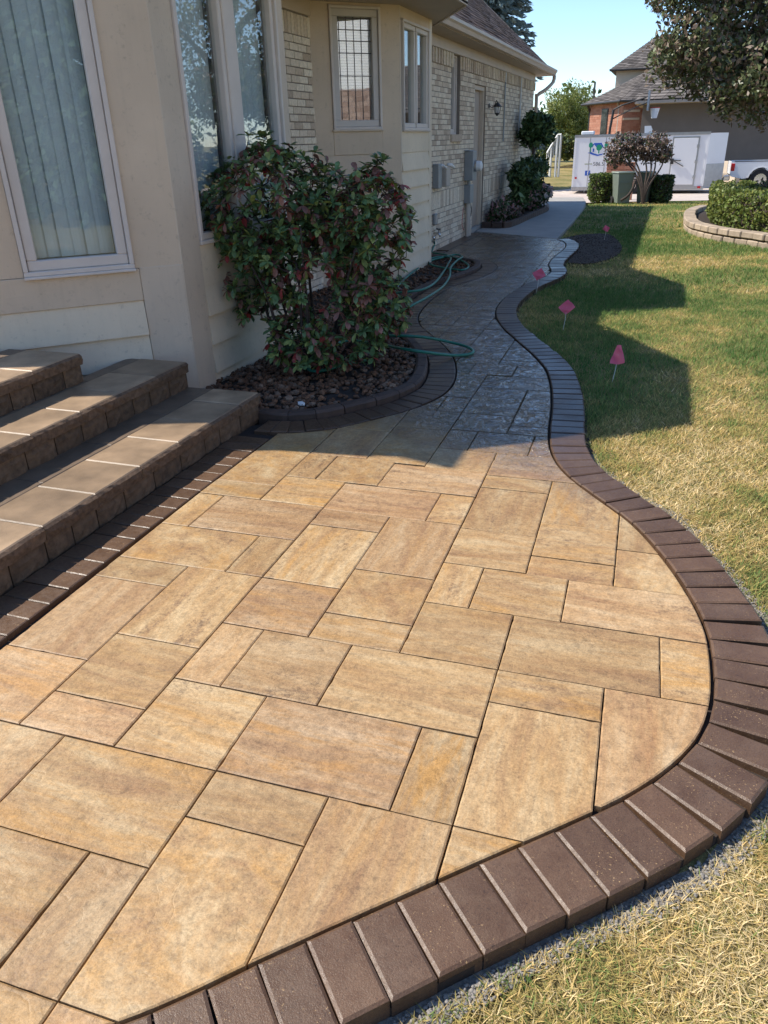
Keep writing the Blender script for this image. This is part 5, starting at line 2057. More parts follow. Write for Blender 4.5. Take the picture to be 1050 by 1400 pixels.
# ================================================================== RAISED PLANTER WITH HEDGE
pl = Path(catmull([(0.85, 19.4), (0.58, 18.6), (0.47, 17.7), (0.46, 16.3), (0.53, 15.55), (0.72, 15.0), (1.0, 14.45), (1.4, 13.95), (1.75, 13.5), (3.2, 12.4), (6, 12.2)], .05))
planter = thing('planter_wall', (1.5, 15.5, 0), 'low curved retaining wall of pale blocks holding the clipped hedge on the lawn', 'retaining wall')
for c in range(2):
    s = 0.13 * c
    while s < pl.L - .3:
        L = 0.27
        p, t = pl.at(s + L / 2), pl.tan(s + L / 2, .1)
        nrm = Vector((t.y, -t.x))
        z0 = gz(p.x, p.y) - .05 + c * .135
        ins = -0.10 - c * .012 + rnd.uniform(-.008, .008)
        q = p + nrm * (-ins - .10)
        MB().obox((q.x, q.y, z0 + .066), (t.x * (L / 2 - .004), t.y * (L / 2 - .004), 0), (-t.y * .11, t.x * .11, 0), (0, 0, .065 if c == 0 else .05), 0, .014).build('wall_block' if c == 0 else 'cap_block', M['wallstone'], planter)
        s += L
mb = MB().prism([tuple(q) for q in (PLANTER if area(PLANTER) > 0 else PLANTER[::-1])], -.1, .07)
mb.build('planter_soil', M['mulch'], planter)


def hedge(name, base, label, cat, poly, z0, z1, n, size, mats, probs, group=None, round_=.12, stalk=None):
    """clipped hedge: leaf faces all over a rounded block plus twiggy core"""
    t = thing(name, base, label, cat, group)
    if area(poly) < 0:
        poly = poly[::-1]
    core = inset(poly, .10)
    MB().prism(core, z0 + .05, z1 - .10).build('branches', M['bark'], t)
    P, N = [], []
    pp = Path([*poly, poly[0]])
    xs_ = [p[0] for p in poly]
    ys_ = [p[1] for p in poly]
    a_top, a_side = abs(area(poly)), pp.L * (z1 - z0)
    while len(P) < n:
        if RS.uniform() < a_top / (a_top + a_side):
            x, y = RS.uniform(min(xs_), max(xs_)), RS.uniform(min(ys_), max(ys_))
            if not inside(poly, x, y):
                continue
            P.append((x, y, z1 - RS.uniform(0, .10) + .05 * mnoise.noise(Vector((x * 3, y * 3, 0)))))
            N.append((0, 0, 1))
        else:
            s_ = RS.uniform(0, pp.L)
            q, tt = pp.at(s_), pp.tan(s_, .02)
            v = RS.uniform(0, 1)
            nn = Vector((tt.y, -tt.x))
            z = z0 + (z1 - z0) * v
            inn = round_ * (max(0, (v - .75) / .25)) ** 2 + round_ * .8 * max(0, (.25 - v) / .25) ** 2 + RS.uniform(0, .10) - .05 * mnoise.noise(Vector((s_ * 3, z * 4, 2)))
            P.append((q.x - nn.x * inn, q.y - nn.y * inn, z))
            N.append((nn.x, nn.y, .2))
    P, N = np.array(P), np.array(N)
    V, F, mi = leaf_quads(P, size, probs, 1.4, nrm=N * .4)
    np_mesh('foliage', V, F, mi, mats, t, stuff=True)
    return t


band_o = [pl.off(s, -.30) for s in np.linspace(1.2, pl.L - .5, 40)]
band_i = [pl.off(s, -1.15) for s in np.linspace(1.2, pl.L - .5, 40)]
hedge('clipped_hedge', (1.5, 15.5, .07), 'bright green flat topped hedge growing inside the curved block wall', 'hedge', [tuple(p) for p in band_o] + [tuple(p) for p in band_i[::-1]],
      .06, .70, 15000, .048, [M['hedge'], M['yel']], [3, 1.4])
foliage_thing('rusty_bush', (3.0, 16.8, .07), 'brownish faded bush rising behind the flat topped hedge', 'bush', [((2.15, 16.3, .62), (.7, .6, .34), 1500)], [M['smoke'], M['pear_p'], M['hedge']], [1, 1, 1], .06)

# ================================================================== BIG TREE AT THE RIGHT
tb = MB()
tb.tube(catmull([(3.5, 16.6, -.1), (3.45, 16.6, 1.2), (3.35, 16.55, 2.6), (3.1, 16.5, 4.0), (2.9, 16.5, 5.6)], .2), [.19 - .006 * k for k in range(29)][:len(catmull([(3.5, 16.6, -.1), (3.45, 16.6, 1.2), (3.35, 16.55, 2.6), (3.1, 16.5, 4.0), (2.9, 16.5, 5.6)], .2))], 10)
for (a, b) in (((3.4, 16.6, 2.0), (1.2, 16.2, 2.9)), ((3.35, 16.6, 2.4), (0.6, 16.6, 3.6)), ((3.3, 16.6, 2.8), (4.6, 15.6, 4.2)), ((3.2, 16.5, 3.3), (1.6, 15.4, 4.6)), ((3.1, 16.5, 3.8), (2.6, 17.8, 5.4)), ((3.35, 16.6, 2.2), (2.3, 15.3, 2.8)), ((3.2, 16.5, 3.4), (0.4, 16.3, 4.6))):
    a, b = Vector(a), Vector(b)
    cp = catmull([a, a.lerp(b, .4) + Vector((0, 0, .25)), b], .15)
    tb.tube(cp, [.07 * (1 - .8 * k / len(cp)) + .008 for k in range(len(cp))], 6)
foliage_thing('ornamental_pear_tree', (3.5, 16.6, -.05), 'big tree with glossy green and bronze leaves overhanging the lawn at the right', 'tree',
              [((2.5, 16.6, 4.0), (2.5, 2.1, 2.0), 12000), ((0.65, 16.2, 3.05), (1.15, 1.0, .80), 7200), ((-0.05, 16.4, 4.35), (.95, 1.0, .85), 5200), ((1.25, 16.0, 2.42), (1.10, 1.0, .58), 6400),
               ((2.5, 16.0, 2.55), (1.3, 1.2, .62), 5600), ((0.8, 16.2, 5.2), (1.6, 1.5, 1.0), 3800), ((-0.20, 16.2, 2.75), (.45, .5, .40), 800), ((-0.45, 16.2, 3.75), (.35, .4, .35), 380)],
              [M['pear_g'], M['pear_p']], [1.5, 1], .058, 1.8, mb_trunk=tb, shell=.35, bump=.34, droop=.35)

# ================================================================== BINS, CLIPPED BOXES, SMALL TREE
def bgp(px, py, Y):
    return oy(px, py, Y)


h1a, h1b = bgp(801, 272, 24.2), bgp(838, 272, 24.2)
zt = bgp(820, 238, 24.2).z
zb_ = gz(0, 24.2)
ring = [(h1a.x + (h1b.x - h1a.x) * (.5 + .5 * math.cos(t) * (1 if abs(math.cos(t)) < .8 else 1)), 24.5 + .45 * math.sin(t)) for t in np.linspace(0, 2 * math.pi, 18)[:-1]]
hedge('clipped_box', (h1a.x + .4, 24.5, zb_), 'sunlit clipped box shrub left of the wheeled bins', 'shrub', ring, zb_ + .02, zt, 2600, .05, [M['hedge'], M['hedge_d']], [2, 1], 'clipped shrubs by the bins')
h2a, h2b = bgp(884, 275, 24.2), bgp(919, 275, 24.2)
zt2 = bgp(900, 240, 24.2).z
ring = [((h2a.x + h2b.x) / 2 + (h2b.x - h2a.x) * .5 * math.cos(t), 24.5 + .45 * math.sin(t)) for t in np.linspace(0, 2 * math.pi, 18)[:-1]]
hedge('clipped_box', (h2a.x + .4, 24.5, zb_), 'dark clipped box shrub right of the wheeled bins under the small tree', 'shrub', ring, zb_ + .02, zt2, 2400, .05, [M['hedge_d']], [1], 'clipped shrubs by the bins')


def bin_at(x, y, rz, label, k=1.0):
    z0 = gz(x, y)
    t = thing('wheeled_bin', (x, y, z0), label, 'bin', 'wheeled bins')
    t.rotation_euler = (0, 0, rz)
    mb = MB()
    b, tp, h = .17 * k, .225 * k, .80
    o = Vector((x, y, z0))
    lo = [(-b, -b, .04), (b, -b, .04), (b, b, .04), (-b, b, .04)]
    hi = [(-tp, -tp, h), (tp, -tp, h), (tp, tp, h), (-tp, tp, h)]
    mb.add([o + Vector(v) for v in lo + hi], [(3, 2, 1, 0), (4, 5, 6, 7), (0, 1, 5, 4), (1, 2, 6, 5), (2, 3, 7, 6), (3, 0, 4, 7)])
    for zz in (.55, .30):
        w_ = b + (tp - b) * zz / h
        mb.box(x - w_ * .7, x + w_ * .7, y - w_ - .012, y - w_ + .02, z0 + zz, z0 + zz + .03)
    mb.build('body', M['bin'], t)
    MB().box(x - tp - .025, x + tp + .025, y - tp - .03, y + tp + .04, z0 + h, z0 + h + .035, 0, .012).build('lid', M['binlid'], t)
    MB().tube([o + Vector((-.2, tp + .07, h - .02)), o + Vector((.2, tp + .07, h - .02))], .018, 8).build('handle', M['bin'], t)
    for sx in (-1, 1):
        MB().disc(o + Vector((sx * (b + .03), b, .10)), (1, 0, 0), .10, .05, 16).build('wheel', M['tyre'], t)
    return t


b1, b2 = bgp(850, 270, 23.9), bgp(873, 270, 23.9)
bin_at(b1.x - .02, 24.0, .45, 'grey green wheeled bin beside the sunlit clipped box shrub')
bin_at(b2.x + .12, 24.3, -.3, 'grey green wheeled bin nearest the trunk of the small tree', .8)
pp = [bgp(849, 274, 23.4), bgp(858, 268, 23.4), bgp(865, 258, 23.45), bgp(869, 246, 23.5)]
tag(MB().tube(catmull(pp, .05), .034, 8).build('drain_pipe', M['bark'], smooth=True), 'dark curved corrugated pipe lying in front of the wheeled bins', 'pipe')
pz = gz(-1.5, 26.5)
pa, pb = bgp(829, 230, 26.5), bgp(868, 230, 26.5)
pier = thing('brick_pier', ((pa.x + pb.x) / 2, 26.6, pz), 'short weathered brick pier behind the wheeled bins', 'brick pier')
ztp = bgp(848, 222, 26.5).z
nrow = 11
hh = (ztp - pz) / nrow
for r in range(nrow):
    n_ = 4
    W_ = (pb.x - pa.x) / n_
    for k in range(-1, n_):
        x0_, x1_ = max(pa.x, pa.x + (k + (.5 if r % 2 else 0)) * W_), min(pb.x, pa.x + (k + 1 + (.5 if r % 2 else 0)) * W_)
        if x1_ - x0_ > .04:
            o = MB().box(x0_ + .005, x1_ - .005, 26.5, 26.75, pz + r * hh + .006, pz + (r + 1) * hh - .004, 0, .006).build('brick', M['orange'], pier)
MB().box(pa.x + .01, pb.x - .01, 26.515, 26.9, pz - .05, ztp - .01).build('core', M['omortar'], pier)

tb = MB()
tb_base = bgp(880, 272, 24.0)
tz = gz(0, 24)
bx0 = tb_base.x
cc = bgp(873, 204, 24.4)
for (dx, dz) in ((-.95, 1.45), (-.5, 1.75), (-.05, 1.85), (.4, 1.75), (.75, 1.55), (.2, 1.6), (-.75, 1.2)):
    e = Vector((cc.x + dx, 24.4 + RS.uniform(-.4, .4), tz + dz))
    cp = catmull([(bx0, 23.7, tz - .05), (bx0 + dx * .12, 23.75, tz + .45), (bx0 + dx * .5, 24.0, tz + .85 + .15 * rnd.random()), tuple(e)], .1)
    tb.tube(cp, [.036 * (1 - .8 * k / len(cp)) for k in range(len(cp))], 6)
foliage_thing('small_ornamental_tree', (bx0, 24.2, tz), 'small crooked tree with dusky purple leaves over the wheeled bins', 'tree',
              [((cc.x - .33, 24.4, cc.z + .02), (.54, .55, .42), 1500), ((cc.x + .40, 24.4, cc.z + .05), (.52, .55, .40), 1400), ((cc.x - .64, 24.3, cc.z - .2), (.25, .32, .24), 360), ((cc.x + .68, 24.3, cc.z - .16), (.24, .32, .22), 330)],
              [M['smoke'], M['pear_p'], M['hedge_d']], [3, .6, .8], .062, 1.5, mb_trunk=tb, shell=.3, bump=.3)

# ================================================================== TRAILER
TY = 31.0
tl, tr_ = bgp(784, 220, TY), bgp(966, 220, TY)
zt_ = bgp(880, 183, TY).z
zb_ = bgp(870, 257, TY).z
xl, xr = tl.x, tr_.x
gzt = gz(0, TY)
trl = thing('cargo_trailer', ((xl + xr) / 2, TY, gzt), 'white enclosed trailer with a house and trees logo parked on the driveway', 'trailer')
TD = 1.9
MB().box(xl, xr, TY, TY + TD, zb_, zt_, 0, .03).build('body', M['trailer'], trl)
nose = [(xr - .005, TY + .015), (xr + .62, TY + .85), (xr + .62, TY + 1.05), (xr - .005, TY + TD - .015)]
MB().prism(nose, zb_ + .75, zt_ - .03).build('nose', M['trailer'], trl)
MB().prism([(x + .006, y - (.004 if y < TY + 1 else -.004)) for x, y in nose], zb_, zb_ + .75).build('stone_guard', M['alu'], trl)
MB().box(xl - .012, xr + .012, TY - .014, TY + TD + .014, zt_ - .07, zt_ + .02).build('roof_rail', M['alu'], trl)
MB().box(xl - .012, xr + .012, TY - .012, TY + TD + .012, zb_ - .07, zb_ + .05).build('bottom_rail', M['alu'], trl)
for xx in (xl + .03, xr - .03):
    MB().box(xx - .035, xx + .035, TY - .010, TY + .02, zb_ + .05, zt_ - .07).build('corner_trim', M['trailer'], trl)
d0, d1 = bgp(918.5, 220, TY).x, bgp(951, 220, TY).x
dz0, dz1 = zb_ + .10, bgp(935, 189, TY).z
door_ = MB().box(d0, d1, TY - .025, TY - .005, dz0, dz1, 0, .01).build('side_door', M['trailer'], trl)
fr_ = MB()
for (a, b, c, d) in ((d0 - .05, d0, dz0 - .05, dz1 + .05), (d1, d1 + .05, dz0 - .05, dz1 + .05), (d0, d1, dz1, dz1 + .05), (d0, d1, dz0 - .05, dz0)):
    fr_.box(a, b, TY - .018, TY, c, d)
fr_.build('door_frame', M['alu'], door_)
for k in range(1, 6):
    xk = xl + (d0 - .1 - xl) * k / 6
    MB().box(xk - .012, xk + .012, TY - .004, TY + .01, zb_ + .06, zt_ - .08).build('panel_seam', M['alu'], trl)
for zz in (dz0 + .25, (dz0 + dz1) / 2, dz1 - .25):
    MB().box(d1 - .03, d1 + .06, TY - .04, TY - .018, zz - .05, zz + .05, 0, .008).build('hinge', M['alu'], door_)
hz = bgp(925, 219, TY).z
hb = MB().tube([(d0 + .05, TY - .06, hz), (d0 + .30, TY - .06, hz - .015)], .016, 6)
hb.tube([(d0 + .08, TY - .055, hz - .03), (d0 + .40, TY - .055, hz - .20)], .014, 6)
hb.box(d0 - .05, d0 + .06, TY - .06, TY - .02, hz - .12, hz + .05)
hb.build('latch_bar', M['blackm'], door_)
MB().box(xl + .10, xl + .16, TY - .02, TY, zb_ + .32, zb_ + .38).build('marker_lamp', M['redlamp'], trl)
MB().box(xr - .18, xr - .08, TY - .03, TY, zb_ - .02, zb_ + .05).build('marker_lamp', M['redlamp'], trl)
wx = (xl + xr) / 2 + .2
for dx in (-.38, .38):
    wh = MB().disc((wx + dx, TY + .05, gzt + .33), (0, 1, 0), .33, .2, 24).build('wheel', M['tyre'], trl)
    MB().disc((wx + dx, TY - .055, gzt + .33), (0, 1, 0), .19, .02, 16).build('rim', M['chrome'], wh)
fp = [(wx - .85, zb_ + .02), (wx - .65, zb_ + .35), (wx + .65, zb_ + .35), (wx + .85, zb_ + .02)]
fm = MB()
for (a, b) in zip(fp, fp[1:]):
    fm.add([(a[0], TY - .12, a[1]), (b[0], TY - .12, b[1]), (b[0], TY, b[1]), (a[0], TY, a[1]), (a[0], TY - .12, a[1] - .04), (b[0], TY - .12, b[1] - .04)], [(0, 1, 2, 3), (4, 5, 1, 0)])
fm.build('fender', M['alu'], trl)
MB().tube([(xl + .4, TY + .9, gzt), (xl + .4, TY + .9, zb_)], .04, 6).build('jack', M['alu'], trl)
vent = bgp(796, 180, TY)
MB().box(vent.x - .1, vent.x + .35, TY + .7, TY + 1.1, zt_ + .02, zt_ + .14, 0, .03).build('roof_vent', M['white'], trl)
v2 = bgp(885, 178, TY)
MB().add([(v2.x - .1, TY + .5, zt_ + .02), (v2.x + .2, TY + .5, zt_ + .02), (v2.x + .2, TY + .9, zt_ + .02), (v2.x - .1, TY + .9, zt_ + .02), (v2.x - .12, TY + .45, zt_ + .25), (v2.x + .1, TY + .45, zt_ + .25)],
         [(3, 2, 1, 0), (0, 1, 5, 4), (4, 5, 2, 3), (1, 2, 5), (3, 0, 4)]).build('roof_vent', M['white'], trl)
# emblem: cottage between trees on a wave, all thin vinyl on the side wall
kx = (bgp(830, 203, TY).x - bgp(800, 203, TY).x) / 30.0
kz = (bgp(805, 190, TY).z - bgp(805, 220, TY).z) / 30.0
ex0, ez0 = bgp(805, 203, TY).x, bgp(805, 203, TY).z


def dec(poly, name, m, layer):
    pts = [(ex0 + (x - 805) * kx, ez0 - (y - 203) * kz) for x, y in poly]
    if area(pts) < 0:
        pts = pts[::-1]
    y_ = TY - .003 - .003 * layer
    return MB().add([(x, y_, z) for x, z in pts] + [(x, TY + .003, z) for x, z in pts],
                    [tuple(range(len(pts)))] + [(i, i + len(pts), (i + 1) % len(pts) + len(pts), (i + 1) % len(pts)) for i in range(len(pts))]).build(name, m, trl)


def circ(cx, cy, rx, ry, n=12, ph=0):
    return [(cx + rx * math.cos(2 * math.pi * k / n) * (1 + .1 * math.sin(5 * k + ph)), cy + ry * math.sin(2 * math.pi * k / n)) for k in range(n)]


dec([(804, 209), (808, 207.6), (813, 210), (818, 211.5), (826, 210.2), (824, 212), (818, 213.6), (811, 211.8)], 'logo_wave', M['blue'], 0)
dec([(808, 200), (812, 195.8), (822, 195.8), (825.5, 202), (824.2, 202.4), (821, 197.6), (816.5, 203), (812, 197.6), (809.5, 202)], 'logo_roof', M['blue'], 1)
dec([(810, 202), (812, 199), (814, 202), (814, 207.6), (810, 207.6)], 'logo_house', M['white'], 0)
dec([(810.6, 203.2), (812.6, 203.2), (812.6, 207.8), (810.6, 207.8)], 'logo_door', M['blue'], 2)
dec(circ(807.5, 198.5, 3.0, 3.6), 'logo_tree', M['lgreen'], 2)
dec([(807, 201), (808, 201), (808.2, 208), (806.8, 208)], 'logo_tree_stem', M['lgreen'], 1)
dec(circ(819, 202, 4.0, 4.2, 14, 1), 'logo_tree', M['lgreen'], 3)
dec([(818.5, 205), (819.5, 205), (819.8, 210), (818.2, 210)], 'logo_tree_stem', M['lgreen'], 2)
dec(circ(828.5, 199, 2.4, 4.0, 12, 2), 'logo_tree', M['lgreen'], 2)
dec([(801, 223.8), (811.5, 223.8), (811.5, 225), (801, 225)], 'logo_line', M['lolive'], 0)
dec([(802.5, 233.5), (809.5, 233.5), (809.5, 240.5), (802.5, 240.5)], 'logo_square', M['blue'], 0)


def lettering(txt, px, py, hpx, m, name, layer=2):
    cu = bpy.data.curves.new(name, 'FONT')
    cu.body = txt
    cu.size = 1.0
    tmp = bpy.data.objects.new('tmp', cu)
    COL.objects.link(tmp)
    bpy.context.view_layer.update()
    me = bpy.data.meshes.new_from_object(tmp.evaluated_get(bpy.context.evaluated_depsgraph_get()))
    bpy.data.objects.remove(tmp)
    bpy.data.curves.remove(cu)
    sc_z = hpx * kz / 0.70
    ox_ = ex0 + (px - 805) * kx
    oz_ = ez0 - (py - 203) * kz
    off = OFF[trl.name]
    for v in me.vertices:
        v.co = Vector((ox_ + v.co.x * sc_z, TY - .004 - .003 * layer, oz_ + v.co.y * sc_z)) - off
    me.materials.clear()
    me.materials.append(m)
    me.name = name
    o = bpy.data.objects.new(name, me)
    COL.objects.link(o)
    o.parent = trl
    return o


lettering('586.5', 812.5, 227, 5.2, M['ltext'], 'phone_lettering')
lettering('f', 805.2, 239.8, 6.0, M['white'], 'square_letter')

# ================================================================== PICKUP TRUCK
PY = 33.0
pz = gz(3, PY)
t0 = bgp(995, 225, PY)
TX = t0.x + .12
tk = thing('pickup_truck', (TX + 2.6, PY + .9, pz), 'white pickup truck parked behind the hedge, seen from its tail light end', 'pickup truck')
rail = bgp(1020, 221, PY).z
bz = pz + .50
L_ = 5.4
prof = [(0.0, bz + .08), (0.04, rail - .03), (.10, rail), (1.95, rail), (1.95, bz), (1.42, bz - .05)]
arch = [(1.05 + .42 * math.cos(a), pz + .36 + .42 * math.sin(a)) for a in np.linspace(math.radians(10), math.radians(170), 9)]
pr = prof[:5] + [(1.95, bz - .12)] + arch + [(.45, bz - .10), (.05, bz - .02)]
pts = [(TX + x, z) for x, z in pr]
nn = len(pts)
for (ya, yb) in ((PY, PY + .10), (PY + 1.75, PY + 1.85)):
    MB().add([(x, ya, z) for x, z in pts] + [(x, yb, z) for x, z in pts],
             [tuple(range(nn - 1, -1, -1)), tuple(range(nn, 2 * nn))] + [(i, (i + 1) % nn, nn + (i + 1) % nn, nn + i) for i in range(nn)]).build('bed_side', M['car'], tk)
lip = MB()
for k in range(8):
    a0, a1 = arch[k], arch[k + 1]
    e0 = (1.05 + (a0[0] - 1.05) * 1.14, pz + .36 + (a0[1] - pz - .36) * 1.14)
    e1 = (1.05 + (a1[0] - 1.05) * 1.14, pz + .36 + (a1[1] - pz - .36) * 1.14)
    lip.add([(TX + a0[0], PY - .03, a0[1]), (TX + a1[0], PY - .03, a1[1]), (TX + e1[0], PY - .025, e1[1]), (TX + e0[0], PY - .025, e0[1]), (TX + a0[0], PY + .02, a0[1]), (TX + a1[0], PY + .02, a1[1])], [(3, 2, 1, 0), (0, 1, 5, 4)])
lip.build('wheel_arch', M['car'], tk)
MB().box(TX - .02, TX + .04, PY + .12, PY + 1.73, bz + .05, rail, 0, .02).build('tailgate', M['car'], tk)
MB().box(TX + .02, TX + 1.9, PY + .1, PY + 1.75, bz, bz + .05).build('bed_floor', M['blackm'], tk)
MB().box(TX + .005, TX + .14, PY - .012, PY + .06, bz + .16, rail - .05, 0, .02).build('tail_light', M['redlamp'], tk)
MB().box(TX + .005, TX + .14, PY + 1.79, PY + 1.862, bz + .16, rail - .05, 0, .02).build('tail_light', M['redlamp'], tk)
MB().box(TX + .10, TX + 1.9, PY - .004, PY + .104, rail - .002, rail + .02).build('bed_rail', M['blackm'], tk)
MB().box(TX - .20, TX + .02, PY + .02, PY + 1.83, bz - .16, bz + .02, 0, .03).build('bumper', M['chrome'], tk)
MB().box(TX - .36, TX - .18, PY + .6, PY + .72, bz - .22, bz - .10).build('hitch', M['blackm'], tk)
MB().tube([(TX - .5, PY + .66, bz - .2), (TX - .5, PY + .66, bz + .08)], .03, 8).build('hitch_ball', M['blackm'], tk)
cab = [(1.97, bz - .1), (1.97, rail + .02), (2.12, rail + .50), (3.5, rail + .52), (4.15, rail + .05), (5.3, rail - .04), (5.42, bz + .1), (5.42, bz - .14)]
MB().add([(TX + x, PY, z) for x, z in cab] + [(TX + x, PY + 1.85, z) for x, z in cab],
         [tuple(range(7, -1, -1)), tuple(range(8, 16))] + [(i, (i + 1) % 8, (i + 1) % 8 + 8, i + 8) for i in range(8)]).build('cab', M['car'], tk)
MB().add([(TX + x, PY - .006, z) for x, z in ((2.2, rail + .08), (2.25, rail + .44), (3.45, rail + .46), (3.95, rail + .08))], [(3, 2, 1, 0)]).build('side_window', M['carglass'], tk)
MB().add([(TX + 1.985, PY + .2, rail + .1), (TX + 1.985, PY + 1.65, rail + .1), (TX + 2.09, PY + 1.65, rail + .44), (TX + 2.09, PY + .2, rail + .44)], [(0, 3, 2, 1)]).build('rear_window', M['carglass'], tk)
for x_ in (1.05, 4.35):
    for y_ in (PY + .12, PY + 1.73):
        wh = MB().disc((TX + x_, y_, pz + .36), (0, 1, 0), .36, .24, 24).build('wheel', M['tyre'], tk)
        MB().disc((TX + x_, y_ + (-.125 if y_ < PY + 1 else .125), pz + .36), (0, 1, 0), .21, .02, 16).build('rim', M['chrome'], wh)

# ================================================================== NEIGHBOURING HOUSES
def brick_face(mbk, p0, p1, z0, z1, tl_, L=.22, H=.075, depth=.02, seed=0):
    r = random.Random(seed)
    p0, p1 = Vector(p0), Vector(p1)
    D = (p1 - p0).length
    t = (p1 - p0) / D
    n = Vector((t.y, -t.x))
    z = z0
    k = 0
    while z < z1 - .02:
        a = -L / 2 * (k % 2)
        while a < D:
            b0, b1 = max(0, a), min(D, a + L)
            if b1 - b0 > .03:
                c = p0 + t * (b0 + b1) / 2 + n * .004
                mbk.obox((c.x, c.y, z + H / 2), t.to_3d() * ((b1 - b0) / 2 - .005), -n.to_3d() * depth / 2, (0, 0, H / 2 - .005))
                tl_ += [r.random()] * 8
            a += L
        z += H
        k += 1


OY = 45.0
oh = thing('brick_neighbour_house', (-1, OY + 3, 0), 'orange brick house with grey hipped roofs behind the white trailer', 'house')
C0 = bgp(852, 150, OY)
L0 = bgp(806, 150, OY + 2.6)
zE = bgp(852, 139, OY).z
p_c, p_l, p_r = Vector((C0.x, OY)), Vector((L0.x, OY + 2.6)), Vector((C0.x + 2.2, OY + .9))
MB().prism([tuple(p_c), tuple(p_r), (p_r.x, OY + 9), (p_l.x, OY + 9), tuple(p_l)], -1, zE).build('wall', M['omortar'], oh)
bkm, tl_ = MB(), []
brick_face(bkm, p_l, p_c, .4, zE - .03, tl_, .3, .12, seed=2)
brick_face(bkm, p_c, p_r, .4, zE - .03, tl_, .3, .12, seed=3)
o = bkm.build('bricks', M['orange'], oh, stuff=True)
a = o.data.attributes.new('tint', 'FLOAT', 'POINT')
a.data.foreach_set('value', np.array(tl_, np.float32))
tt = (p_c - p_l).normalized()
nn_ = Vector((tt.y, -tt.x))
wq = p_l.lerp(p_c, .5)
wd = MB().obox((wq.x + nn_.x * .02, wq.y + nn_.y * .02, zE - 1.2), tt.to_3d() * .30, nn_.to_3d() * .03, (0, 0, .95)).build('window', M['blackm'], oh)
MB().obox((wq.x + nn_.x * .055, wq.y + nn_.y * .055, zE - 1.2), tt.to_3d() * .25, nn_.to_3d() * .004, (0, 0, .9)).build('pane', M['carglass'], wd)
for k in range(2):
    zz = zE - .42 - .36 * k
    tr2 = (p_r - p_c).normalized()
    n2 = Vector((tr2.y, -tr2.x))
    q = p_c + tr2 * .45
    MB().obox((q.x + n2.x * .02, q.y + n2.y * .02, zz), tr2.to_3d() * .42, n2.to_3d() * .03, (0, 0, .05)).build('stone_band', M['beige'], oh)
MB().tube([(p_l.x - .1, p_l.y - .25, zE), (p_l.x + .05, p_l.y - .05, zE - .4), (p_l.x + .05, p_l.y - .05, 0)], .06, 6).build('downspout', M['blackm'], oh)
pd = p_l.lerp(p_c, .86) + nn_ * .07
MB().tube([(pd.x, pd.y, zE), (pd.x + .1, pd.y, zE - .3), (pd.x + .1, pd.y, 0)], .05, 6).build('downspout', M['soffit'], oh)
# lower hipped roof
ev = .32
e_l = p_l + (-tt) * ev + nn_ * ev
e_c = p_c + nn_ * ev * .7 + Vector((0, -ev * .7))
e_r = Vector((p_r.x + 3.5, p_r.y - .2))
apex = bgp(905, 88, OY + 4)
r_ = MB()
V_ = [(e_l.x, e_l.y, zE), (e_c.x, e_c.y, zE + .02), (e_r.x, e_r.y, zE + .02), (apex.x, OY + 4, apex.z), (e_r.x, OY + 4.5, apex.z), (e_l.x, OY + 9, zE)]
r_.add(V_, [(0, 1, 3), (1, 2, 4, 3), (0, 3, 5), (3, 4, 5), (2, 1, 0, 5)])
rf = r_.build('roof', M['gshingle'], oh)


def shingle_rows(a, b, c, d, rows, per, parent, seed=0):
    """a-b eave, d-c top: overlapping courses of tabs"""
    r = random.Random(seed)
    a, b, c, d = map(Vector, (a, b, c, d))
    n = (b - a).cross(d - a).normalized()
    if n.z < 0:
        n = -n
    mb, tn_ = MB(), []
    for i in range(rows):
        f0, f1 = i / rows, min(1, (i + 1.15) / rows)
        for k in range(per):
            g0, g1 = k / per, (k + .96) / per
            P = [a.lerp(b, g0).lerp(d.lerp(c, g0), f0) + n * .05, a.lerp(b, g1).lerp(d.lerp(c, g1), f0) + n * .05,
                 a.lerp(b, g1).lerp(d.lerp(c, g1), f1) + n * .02, a.lerp(b, g0).lerp(d.lerp(c, g0), f1) + n * .02]
            mb.add(P, [(0, 1, 2, 3)])
            tn_ += [r.random()] * 4
    o_ = mb.build('shingles', M['gshingle'], parent, stuff=True)
    at_ = o_.data.attributes.new('tint', 'FLOAT', 'POINT')
    at_.data.foreach_set('value', np.array(tn_, np.float32))


shingle_rows(V_[0], V_[1], V_[3], V_[3], 22, 14, rf, 1)
shingle_rows(V_[1], V_[2], V_[4], V_[3], 22, 22, rf, 2)
MB().tube([V_[0], V_[1], V_[2]], .07, 6).build('gutter', M['blackm'], oh)
# upper storey
u0 = bgp(843, 97, OY + 5)
u1 = bgp(905, 97, OY + 5)
uz0, uz1 = bgp(850, 118, OY + 5).z, bgp(850, 96, OY + 5).z
MB().box(u0.x, u0.x + 7, OY + 5, OY + 9, uz0 - 1, uz1).build('upper_wall', M['beige'], oh)
ap2 = bgp(898, 50, OY + 7)
V2 = [(u0.x - .35, OY + 4.6, uz1), (u0.x + 7, OY + 4.6, uz1), (u0.x + 7, OY + 7, ap2.z), (ap2.x, OY + 7, ap2.z), (u0.x - .35, OY + 9.4, uz1)]
ur = MB().add(V2, [(0, 1, 2, 3), (0, 3, 4), (4, 1, 0)]).build('upper_roof', M['gshingle'], oh)
shingle_rows(V2[0], V2[1], V2[2], V2[3], 20, 26, ur, 4)
shingle_rows(V2[4], V2[0], V2[3], V2[3], 16, 12, ur, 5)
MB().tube([V2[0], V2[1]], .06, 6).build('gutter', M['blackm'], oh)
ch_ = bgp(813, 120, OY + 8)
MB().tube([(ch_.x, OY + 8, zE), (ch_.x, OY + 8, ch_.z + .3)], .06, 6).build('vent_pipe', M['blackm'], oh)

